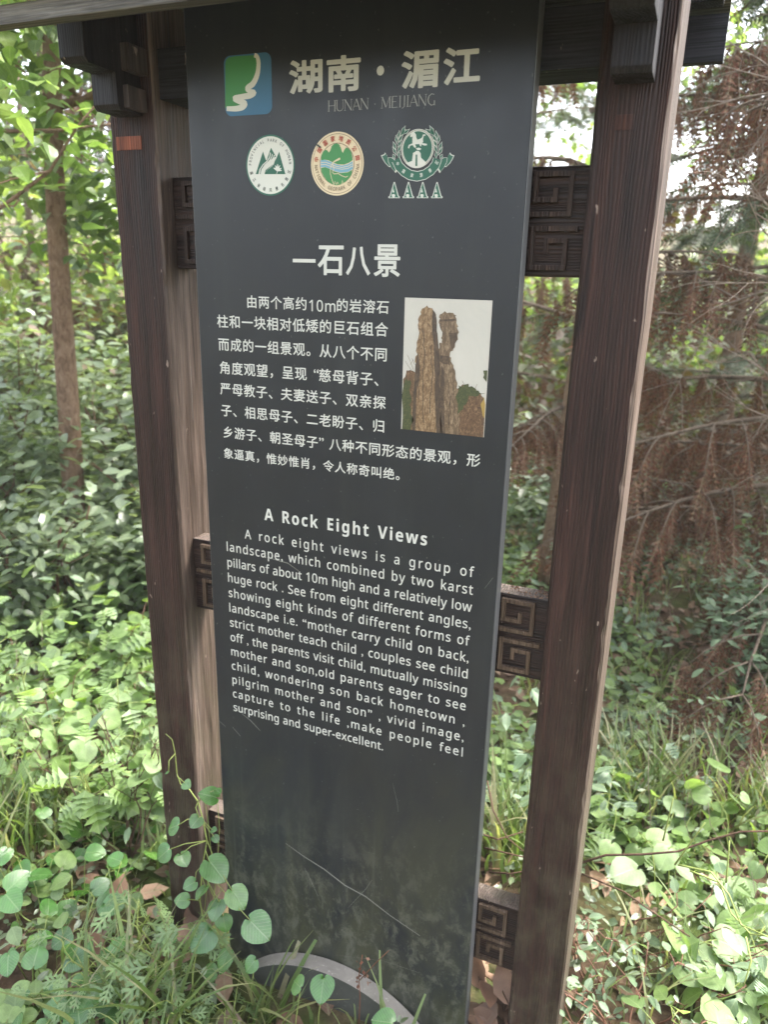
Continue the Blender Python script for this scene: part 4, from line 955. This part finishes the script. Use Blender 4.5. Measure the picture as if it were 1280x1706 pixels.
def cover(name, n, box, tmpl, size, lm, hmax, label, cat, freq, thr, seed, tilt=(-.35, .35)):
    P = ring_pts(n, *box, freq, thr, seed); keep = np.ones(len(P), bool)
    for c, r_ in BARE: keep &= (np.hypot(P[:, 0]-c.x, P[:, 1]-c.y) > r_*U(.6, 1.25, len(P))) | (rng.random(len(P)) < .06)
    P = P[keep]; n = len(P); P[:, 2] += np.abs(rng.normal(size=n))*hmax*.5+.02
    V, F = scatter(tmpl, P, U(0, 6.28, n), U(*tilt, n), U(-.4, .4, n), size*U(.5, 1.35, n)); g = Geo(); g.add(V, F, 0, tmpl[0]); return setp(g.build(name, [M[lm]]), label, cat, None, 'stuff')
cover('ivy_cover', 26000, (-.3, 3.6, .5, 5.0), T_RND, .036, 'l_weed', .10, 'small rounded green ground cover right of and behind the sign', 'ground cover', 1.3, .02, 5, (-.5, .5))
cover('nettle_cover', 9000, (-.3, 3.2, .2, 4.0), T_LOBE, .045, 'l_pale', .14, 'jagged pale green ground cover scattered right of the sign', 'ground cover', 1.6, .0, 6, (-.6, .6))
cover('low_weeds', 15000, (-4.6, -.1, .15, 4.2), T_RND, .042, 'l_weed', .30, 'bright low round-leaved weeds covering the ground left of the sign', 'ground cover', .9, -.25, 8, (-.6, .6))
cover('jagged_weeds', 7000, (-4.2, -.1, .1, 3.6), T_LOBE, .070, 'l_weed', .42, 'bright jagged-leaved weeds mixed through the patch left of the sign', 'ground cover', 1.3, -.15, 9, (-.8, .5))
cover('narrow_weeds', 9000, (-4.2, 2.6, .1, 3.6), T_OV, .055, 'l_pale', .30, 'narrow pale leaves mixed through the weeds on both sides of the sign', 'ground cover', 1.7, -.1, 10, (-.9, .9))
cover('shaded_undergrowth', 14000, (-3.0, 2.4, -1.2, 1.6), T_OV, .028, 'l_shrub', .07, 'small-leaved green undergrowth around the foot of the sign', 'ground cover', 2.0, -.2, 12)
# grass
def grass(name, centres, per, h, spread, label):
    Ps = []
    for c in centres:
        q = rng.normal(size=(per, 2))*spread+np.array(c); Ps.append(q)
    P = np.concatenate(Ps); ins = (P[:, 0] > -.20) & (P[:, 0] < .80) & (P[:, 1] > -.045) & (P[:, 1] < .19); P = P[~ins]; n = len(P); P3 = np.stack([P[:, 0], P[:, 1], [gz(a, b)-.01 for a, b in P]], 1)
    V, F = scatter(T_BL, P3, U(0, 6.28, n), U(-.15, .15, n), U(-.25, .25, n), h*U(.5, 1.25, n)); g = Geo(); g.add(V, F, 0, T_BL[0]); return setp(g.build(name, [M['l_grass']]), label, 'grass', None, 'stuff')
cs = [(rng.uniform(-3.5, 3), rng.uniform(-1.0, 4.0)) for _ in range(160)]
grass('grass', cs, 26, .20, .07, 'thin grass growing in scattered tufts through the undergrowth')
def tuft(loc, n, h, sp, label):
    P = rng.normal(size=(n, 2))*sp; P3 = np.stack([P[:, 0], P[:, 1], 0*P[:, 0]], 1); V, F = scatter(T_BL, P3, U(0, 6.28, n), U(-.25, .25, n), U(-.3, .3, n), h*U(.5, 1.2, n))
    o = link('grass_tuft', npmesh('grass_tuft', V, F, M['l_grass'])); o.location = (loc[0], loc[1], gz(loc[0], loc[1])-.01); return setp(o, label, 'grass tuft')
q = on_z(445, 1700); tuft((q.x, q.y-.02), 34, .26, .03, 'grass tuft in front of the arched foot plate')
q = on_z(30, 1390); tuft((q.x, q.y), 220, .26, .09, 'dense grass tuft at the left edge among the weeds')
q = on_z(1075, 1330); tuft((q.x, q.y), 200, .24, .09, 'fine grass tuft just right of the right post')
q = on_z(1265, 1380); tuft((q.x, q.y), 180, .24, .08, 'grass tuft beside the bare litter at the right edge')
q = on_z(250, 1700); tuft((q.x, q.y), 60, .30, .06, 'tall grass tuft at the bottom edge among the mugwort')
q = on_z(840, 1440); tuft((q.x, q.y), 90, .30, .05, 'grass tuft seen in the gap above the lowest carved block')

# ------------------------------------------------------------------ plants whose leaves are single objects
def leaf_me(name, tmpl, mt):
    me = npmesh(name, tmpl[0], tmpl[1], M[mt]); me.attributes.new('leaf_co', 'FLOAT_VECTOR', 'POINT').data.foreach_set('vector', tmpl[0].astype(np.float32).ravel()); return me
LM = {'heart': leaf_me('leaf', T_HEART, 'l_round'), 'heartp': leaf_me('leaf', T_HEART, 'l_weed'), 'lobe': leaf_me('leaf', T_LOBE, 'l_weed'), 'mug': leaf_me('leaf', T_MUG, 'l_mug'), 'pale': leaf_me('leaf', tm_leaf(.28, .07, .15), 'l_pale'),
      'wide': leaf_me('leaf', tm_leaf(.40, .07, .2), 'l_weed'), 'round': leaf_me('leaf', tm_leaf(.5, .07, .15, ((0, .45), (.12, .85), (.35, 1), (.65, .85), (.88, .5), (1, .1))), 'l_round')}
def leaf(parent, kind, p, az, tilt, roll, s):
    o = bpy.data.objects.new('leaf', LM[kind]); COL.objects.link(o); o.parent = parent
    m = rotmats(np.array([az]), np.array([tilt]), np.array([roll]))[0]; o.matrix_local = Matrix.Translation(p) @ Matrix(m.tolist()).to_4x4() @ Matrix.Diagonal((s, s, s, 1)); return o
def weed(loc, h, nl, size, kind, label, group, stem='stem', name='leafy_weed', nst=2, lean=.35, seed=0):
    rr = random.Random(seed); x, y = loc; root = empty(name, (x, y, gz(x, y)-.01), label, 'plant', group); g = Geo(); slots = []
    for s in range(nst):
        a = rr.uniform(0, 6.28); e = Vector((math.cos(a)*lean*h, math.sin(a)*lean*h, h*rr.uniform(.65, 1))); pts = bent((0, 0, 0), e, 8, .07, seed+s); tube(g, pts, .0028, .0012, 5)
        for i in range(nl//nst):
            t = .3+.7*(i+1)/(nl//nst); k = min(6.99, t*7); p = pts[int(k)].lerp(pts[min(7, int(k)+1)], k-int(k)); az = i*2.4+rr.uniform(-.5, .5)+s
            pl = size*rr.uniform(.3, .8); q = p+Vector((math.cos(az)*pl, math.sin(az)*pl, pl*.35)); tube(g, [p, (p+q)/2+Vector((0, 0, pl*.1)), q], .0013, .0009, 4); slots.append((q, az))
    g.build('stem', [M[stem]], root)
    for q, az in slots: leaf(root, kind, q, az+rr.uniform(-.4, .4), rr.uniform(-.9, .45), rr.uniform(-.8, .8), size*rr.uniform(.4, 1.2))
    return root
def place(px_, py_): q = on_z(px_, py_); return (q.x, q.y)
ORD = ['leftmost', 'second', 'third', 'fourth', 'fifth', 'sixth', 'seventh', 'eighth', 'ninth', 'tenth', 'eleventh', 'twelfth']
def ranked(L, kinds, phrase):
    out = [None]*len(L)
    for kd in set(kinds):
        idx = sorted([i for i, k in enumerate(kinds) if k == kd], key=lambda i: L[i][0])
        for r_, i in enumerate(idx): out[i] = ('leftmost' if r_ == 0 else 'rightmost' if r_ == len(idx)-1 else ORD[r_]+' from the left')+' of the '+phrase.replace('*', WORD[kd])
    return out
WORD = {'lobe': 'jagged-leaved', 'wide': 'oval-leaved', 'heartp': 'heart-leaved', 'heart': 'glossy heart-leaved', 'round': 'round-leaved', 'pale': 'pale'}
sd = 100
# left weeds (pixel rows give the foot of each plant on the ground)
PL_0 = [(40, 1190), (110, 1170), (190, 1160), (20, 1260), (90, 1250), (160, 1265), (235, 1240), (60, 1330), (130, 1345), (210, 1330), (20, 1130), (150, 1110), (230, 1120), (70, 1100), (260, 1360), (180, 1400)]; PL_0k = [('lobe', 'wide', 'heartp')[i % 3] for i in range(len(PL_0))]; PL_0l = ranked(PL_0, PL_0k, 'tall * weeds left of the left post')
for i, (a, b) in enumerate(PL_0):
    sd += 1; weed(place(a, b), random.Random(sd).uniform(.28, .45), 18, .095 if i % 3 == 0 else .07, ('lobe', 'wide', 'heartp')[i % 3], PL_0l[i], 'tall weeds left of the sign', 'stem' if i % 2 else 'rstem', seed=sd)
PL_1 = [(40, 1480), (100, 1470), (20, 1560), (80, 1560), (150, 1500), (200, 1450), (50, 1640), (120, 1620), (10, 1700), (100, 1700), (170, 1680)]; PL_1k = ['round' if i % 3 else 'heartp' for i in range(len(PL_1))]; PL_1l = ranked(PL_1, PL_1k, 'low * plants in the bottom left corner')
for i, (a, b) in enumerate(PL_1):
    sd += 1; weed(place(a, b), random.Random(sd).uniform(.08, .15), 12, .05, 'round' if i % 3 else 'heartp', PL_1l[i], 'low round-leaved plants', nst=3, lean=.9, name='round_leaved_plant', seed=sd)
# mugwort
for i, (a, b, h) in enumerate([(235, 1660, .24), (175, 1650, .20), (290, 1640, .22), (330, 1700, .20), (225, 1720, .20), (130, 1735, .16), (275, 1600, .22), (380, 1740, .10)]):
    sd += 1; weed(place(a, b), h, 16, .07, 'mug', ['tallest feathery mugwort left of the foot of the left post', 'feathery mugwort left of the tallest one', 'feathery mugwort just below the climbing heart-leaved vine', 'mugwort near the bottom edge below the left post', 'mugwort at the bottom edge under the tallest one', 'small mugwort near the bottom left corner', 'mugwort right behind the tallest one', 'tiny pale mugwort beside the arched foot plate'][i], 'mugwort plants at the foot of the left post', name='mugwort', nst=3, lean=.4, seed=sd)
# right side plants
PL_2 = [(1010, 1400), (1060, 1420), (1120, 1440), (1180, 1480), (1240, 1450), (1010, 1470), (860, 1270), (850, 1350), (1100, 1250), (1180, 1230), (1250, 1200), (1050, 1200)]; PL_2k = [('wide', 'heartp', 'lobe')[i % 3] for i in range(len(PL_2))]; PL_2l = ranked(PL_2, PL_2k, 'bright * weeds right of the right post')
for i, (a, b) in enumerate(PL_2):
    sd += 1; weed(place(a, b), random.Random(sd).uniform(.14, .26), 12, .06, ('wide', 'heartp', 'lobe')[i % 3], PL_2l[i], 'weeds right of the sign', nst=3, lean=.6, seed=sd)
PL_3 = [(985, 1640), (1040, 1650), (1090, 1700), (1000, 1570), (1060, 1590), (1120, 1620), (970, 1720), (1040, 1740)]; PL_3k = ['pale' for i in range(len(PL_3))]; PL_3l = ranked(PL_3, PL_3k, '* small-leaved bushes at the foot of the right post')
for i, (a, b) in enumerate(PL_3):
    sd += 1; weed(place(a, b), random.Random(sd).uniform(.16, .26), 26, .038, 'pale', PL_3l[i], 'pale-leaved bushes by the right post', 'rstem', 'pale_bush', nst=4, lean=.7, seed=sd)
PL_4 = [(1180, 1640), (1250, 1620), (1150, 1720), (1230, 1730), (1200, 1560)]; PL_4k = [('heartp', 'lobe', 'wide')[i % 3] for i in range(len(PL_4))]; PL_4l = ranked(PL_4, PL_4k, 'large * plants in the bottom right corner')
for i, (a, b) in enumerate(PL_4):
    sd += 1; weed(place(a, b), .17, 12, .075, ('heartp', 'lobe', 'wide')[i % 3], PL_4l[i], 'large-leaved plants in the bottom right corner', nst=3, lean=.8, name='large_leaved_plant', seed=sd)
# reddish bare stems left of the post
root = empty('bare_stems', (*place(215, 1440), GZ), 'thin reddish bare stems left of the left post', 'plant'); g = Geo()
for k in range(7): rr = random.Random(k); e = Vector((rr.uniform(-.16, .14), rr.uniform(-.1, .1), rr.uniform(.3, .5))); pts = bent((0, 0, 0), e, 8, .1, k); tube(g, pts, .003, .001, 5); [tube(g, bent(pts[j], pts[j]+Vector((rr.uniform(-.1, .1), rr.uniform(-.05, .05), rr.uniform(.04, .13))), 4, .1, j), .0014, .0006, 4) for j in (3, 4, 5, 6)]
g.build('stem', [M['dtwig']], root)

# climbing heart-leaved vine on the left post
VINE = empty('heart_leaved_vine', (-.06, -.08, GZ), 'climbing vine with big round heart-shaped leaves at the foot of the left post', 'vine'); o0 = VINE.location
L_ = [(284, 1378, .046, 200, -.06), (324, 1371, .034, 250, -.06), (268, 1425, .046, 230, -.08), (307, 1434, .040, 300, -.07), (361, 1449, .052, 20, -.08), (313, 1475, .034, 250, -.1), (333, 1487, .034, 285, -.09), (397, 1497, .044, 30, -.1), (357, 1521, .050, 280, -.11), (374, 1540, .036, 300, -.1),
      (431, 1547, .050, 5, -.13), (281, 1560, .034, 200, -.1), (336, 1566, .050, 250, -.12), (372, 1603, .046, 290, -.13), (414, 1612, .040, 260, -.15), (348, 1324, .036, 170, -.05), (364, 1318, .018, 60, -.05), (361, 1399, .020, 0, -.05), (357, 1382, .016, 90, -.05), (312, 1308, .024, 10, -.05), (277, 1287, .012, 215, -.05), (492, 1636, .042, 150, -.16), (535, 1655, .056, 300, -.17), (635, 1700, .046, 90, -.15), (345, 1620, .04, 200, -.12), (300, 1500, .036, 170, -.08)]
g = Geo()
main = [on_y(x, y, Y)-o0 for x, y, Y in [(356, 1640, -.06), (345, 1560, -.04), (333, 1500, -.03), (338, 1440, -.02), (345, 1400, -.01), (337, 1360, -.005), (330, 1335, -.005), (316, 1315, -.005), (301, 1306, -.01), (295, 1290, -.01), (292, 1255, -.01), (287, 1232, -.01), (276, 1222, -.012)]]
tube(g, main, .0022, .0009, 5)
for pth in ([(350, 1560, -.05), (362, 1440, -.02), (366, 1380, -.02), (362, 1330, -.02)], [(340, 1520, -.04), (352, 1420, -.02), (346, 1362, -.02), (340, 1325, -.02)]): tube(g, [on_y(x, y, Y)-o0 for x, y, Y in pth], .0013, .0008, 4)
rr = random.Random(4)
for x, y, s, az, Y in L_:
    c = on_y(x, y, Y)-o0; a = R(az+rr.uniform(-20, 20)); ax = Vector((math.cos(a), -.35, math.sin(a)*.8)).normalized()
    # face leans up and towards the viewer side of the sign
    nrm = (Vector((.25*math.cos(a*1.7), -.45, .95))+Vector((rr.uniform(-.6, .6), rr.uniform(-.35, .35), rr.uniform(-.5, .3)))).normalized(); ax = (ax-nrm*ax.dot(nrm)).normalized(); sd_ = ax.cross(nrm)
    base = c-ax*s*.5; o = bpy.data.objects.new('leaf', LM['heart']); COL.objects.link(o); o.parent = VINE
    k = s*rr.uniform(.8, 1.2); o.matrix_local = Matrix(((sd_.x*k, ax.x*k, nrm.x*k, base.x), (sd_.y*k, ax.y*k, nrm.y*k, base.y), (sd_.z*k, ax.z*k, nrm.z*k, base.z), (0, 0, 0, 1)))
    near = min(main, key=lambda v: (v-base).length)
    if y > 1600 and x > 400: near = Vector((base.x-.02, base.y+.01, 0))
    tube(g, [near, (near+base)/2+Vector((0, -.01, .012)), base], .0013, .001, 4)
g.build('stem', [M['stem']], VINE)

def leafy_patch(name, label, cat, origin, specs, kinds, seed, st='stem'):
    rr = random.Random(seed); root = empty(name, (origin[0], origin[1], gz(*origin)), label, cat); o0 = root.location.copy(); g = Geo()
    for i, (x, y, s, hh) in enumerate(specs):
        c = on_z(x, y, GZ+hh)-o0; a = rr.uniform(0, 6.28); nrm = Vector((rr.uniform(-.4, .4), rr.uniform(-.6, .1), 1)).normalized(); ax = Vector((math.cos(a), math.sin(a), 0)); ax = (ax-nrm*ax.dot(nrm)).normalized(); q = ax.cross(nrm)
        base = c-ax*s*.5; k = s*rr.uniform(.9, 1.15); o = bpy.data.objects.new('leaf', LM[kinds[i % len(kinds)]]); COL.objects.link(o); o.parent = root
        o.matrix_local = Matrix(((q.x*k, ax.x*k, nrm.x*k, base.x), (q.y*k, ax.y*k, nrm.y*k, base.y), (q.z*k, ax.z*k, nrm.z*k, base.z), (0, 0, 0, 1)))
        foot = Vector((base.x*.75, base.y*.75, 0)); tube(g, [foot, foot.lerp(base, .55)+Vector((0, 0, .02)), base], .0017, .0011, 4)
    g.build('stem', [M[st]], root)
leafy_patch('broad_leaved_vine', 'low vine with the largest pale heart-shaped leaves in the bottom right corner', 'vine', place(1150, 1600), [(1042, 1452, .072, .16), (1108, 1432, .062, .15), (1145, 1455, .064, .14), (1135, 1500, .06, .12), (1165, 1603, .09, .12), (1092, 1480, .05, .1), (1215, 1545, .06, .12), (1268, 1600, .075, .12), (1196, 1688, .10, .12), (1232, 1640, .06, .1), (1255, 1435, .045, .1), (1205, 1440, .04, .1), (1272, 1530, .06, .08), (1230, 1480, .05, .1), (1080, 1420, .05, .12), (1015, 1420, .05, .14)], ['heartp', 'heartp', 'wide'], 5)
leafy_patch('broad_leaved_creeper', 'creeper with broad round leaves in the bottom left corner, below the tall weeds', 'creeper', place(110, 1600), [(28, 1468, .06, .1), (72, 1455, .055, .12), (100, 1468, .06, .1), (168, 1474, .05, .1), (188, 1508, .05, .1), (102, 1532, .05, .08), (158, 1420, .05, .12), (60, 1590, .05, .08), (25, 1560, .055, .08), (18, 1500, .055, .1), (92, 1675, .06, .08), (25, 1665, .055, .08), (150, 1660, .05, .1), (12, 1610, .05, .08), (225, 1500, .05, .1), (190, 1430, .045, .12), (130, 1600, .05, .08), (60, 1640, .045, .08), (130, 1690, .06, .1), (10, 1420, .055, .12)], ['round', 'heart', 'wide'], 8)
# yellow-green tendrils and a thin twig on the right
g = Geo()
for k, pth in enumerate(([(1130, 1440, .1), (1185, 1452, .08), (1215, 1490, .05), (1235, 1540, .03), (1280, 1560, .0)], [(1150, 1450, .1), (1200, 1470, .08), (1218, 1520, .05), (1250, 1555, .03), (1290, 1560, 0)], [(1125, 1440, .12), (1175, 1370, .12)], [(1105, 1400, .2), (1122, 1330, .2)], [(1210, 1470, .1), (1216, 1400, .12)], [(1243, 1560, 0), (1252, 1600, -.03), (1240, 1640, -.05)])):
    pts = [on_y(*q) for q in pth]; tube(g, sum([[a.lerp(b, t/4) for t in range(4)] for a, b in zip(pts, pts[1:])], [])+[pts[-1]], .0019, .0012, 5)
setp(g.build('trailing_vine', [M['stem']]), 'yellow-green leafless tendrils trailing across the plants at lower right', 'vine')
g = Geo(); tube(g, [on_y(x, y, Y) for x, y, Y in [(960, 1440, .32), (1010, 1424, .33), (1070, 1423, .33), (1130, 1418, .34), (1180, 1400, .35), (1235, 1385, .35), (1300, 1384, .36)]], .003, .002, 6)
tube(g, [on_y(x, y, Y) for x, y, Y in [(970, 1455, .25), (1040, 1485, .22), (1090, 1520, .2), (1150, 1560, .18)]], .0022, .0015, 5)
setp(g.build('fallen_twig', [M['dtwig']]), 'thin brown twig lying across the leaves right of the right post', 'twig')
g = Geo()
for pth in ([(812, 1300, .4), (822, 1350, .35), (845, 1395, .3), (875, 1420, .3)], [(806, 1390, .3), (830, 1398, .32), (872, 1385, .35)], [(808, 1412, .3), (850, 1422, .3), (885, 1430, .32)], [(815, 1452, .25), (850, 1455, .25), (880, 1450, .25)]): tube(g, [on_y(*q) for q in pth], .0026, .0016, 5)
setp(g.build('bramble_twigs', [M['dtwig']]), 'tangled brown twigs in the gap above the lowest carved block by the right post', 'twigs')
# dried flower stalk before the foot plate
q0 = on_y(598, 1715, -.09); g = Geo(); tube(g, [q0, on_y(600, 1660, -.09), on_y(598, 1625, -.09), on_y(604, 1590, -.09)], .0014, .0008, 5); tube(g, [on_y(600, 1632, -.09), on_y(625, 1605, -.10), on_y(648, 1583, -.11)], .0011, .0007, 5)
for k in range(16): rr = random.Random(k); c = on_y(rr.uniform(590, 618), rr.uniform(1598, 1640), -.09); V, F = scatter(T_MIN, [c[:]], U(0, 6, 1), U(-1, 1, 1), U(-1, 1, 1), np.array([.011])); g.add(V, F, 0)
setp(g.build('dried_stalk', [M['dead']]), 'dried brown flower stalk in front of the arched foot plate', 'plant')
# curled dead leaves at the foot of the right post
rr = random.Random(9); cme = npmesh('dead_leaf', *tm_leaf(.36, .22, -.35), M['litter'])
for i in range(46):
    x, y = (rr.uniform(.60, .70), rr.uniform(.0, .16)) if i < 30 else (rr.uniform(-.35, -.05), rr.uniform(-.35, .0))
    o = bpy.data.objects.new('dead_leaf', cme); COL.objects.link(o); s = rr.uniform(.045, .085); o.scale = (s,)*3; o.location = (x, y, gz(x, y)+(rr.uniform(.02, .13) if i < 30 else rr.uniform(.01, .04))); o.rotation_euler = (rr.uniform(-.7, .7), rr.uniform(-.7, .7), rr.uniform(0, 6.28))
    setp(o, 'one of the curled brown dead leaves heaped between the panel and the right post foot' if i < 30 else 'one of the dry brown leaves lying beside the left post foot', 'leaf', 'dead leaves heaped by the right post' if i < 30 else 'dead leaves by the left post')

g = Geo(); rr = random.Random(31)
for i in range(420):
    a, b = (rr.uniform(-3.4, -.3), rr.uniform(.0, 3.2)) if i < 260 else (rr.uniform(.85, 2.2), rr.uniform(.3, 3.0)); p = Vector((a, b, gz(a, b))); e = p+Vector((rr.uniform(-.2, .2), rr.uniform(-.2, .2), rr.uniform(.1, .42))); tube(g, bent(p, e, 5, .12, i), .0016, .0008, 3)
setp(g.build('dry_stems', [M['twig']]), 'thin straw-coloured dry stems standing among the weeds on both sides of the sign', 'dry stems', None, 'stuff')
bm = bmesh.new(); bm_box(bm, -61, 61, -61, 61, GZ-1.2, 7.4); hm = bpy.data.materials.new('haze'); hm.use_nodes = True; ht = hm.node_tree; ht.nodes.remove(ht.nodes['Principled BSDF'])
pv = ht.nodes.new('ShaderNodeVolumePrincipled'); pv.inputs['Color'].default_value = (.95, .96, .95, 1); pv.inputs['Density'].default_value = .002; ht.links.new(pv.outputs[0], ht.nodes['Material Output'].inputs['Volume'])
setp(bm_obj('haze', bm, hm), 'pale humid haze in the air of the wood', 'haze', None, 'stuff')
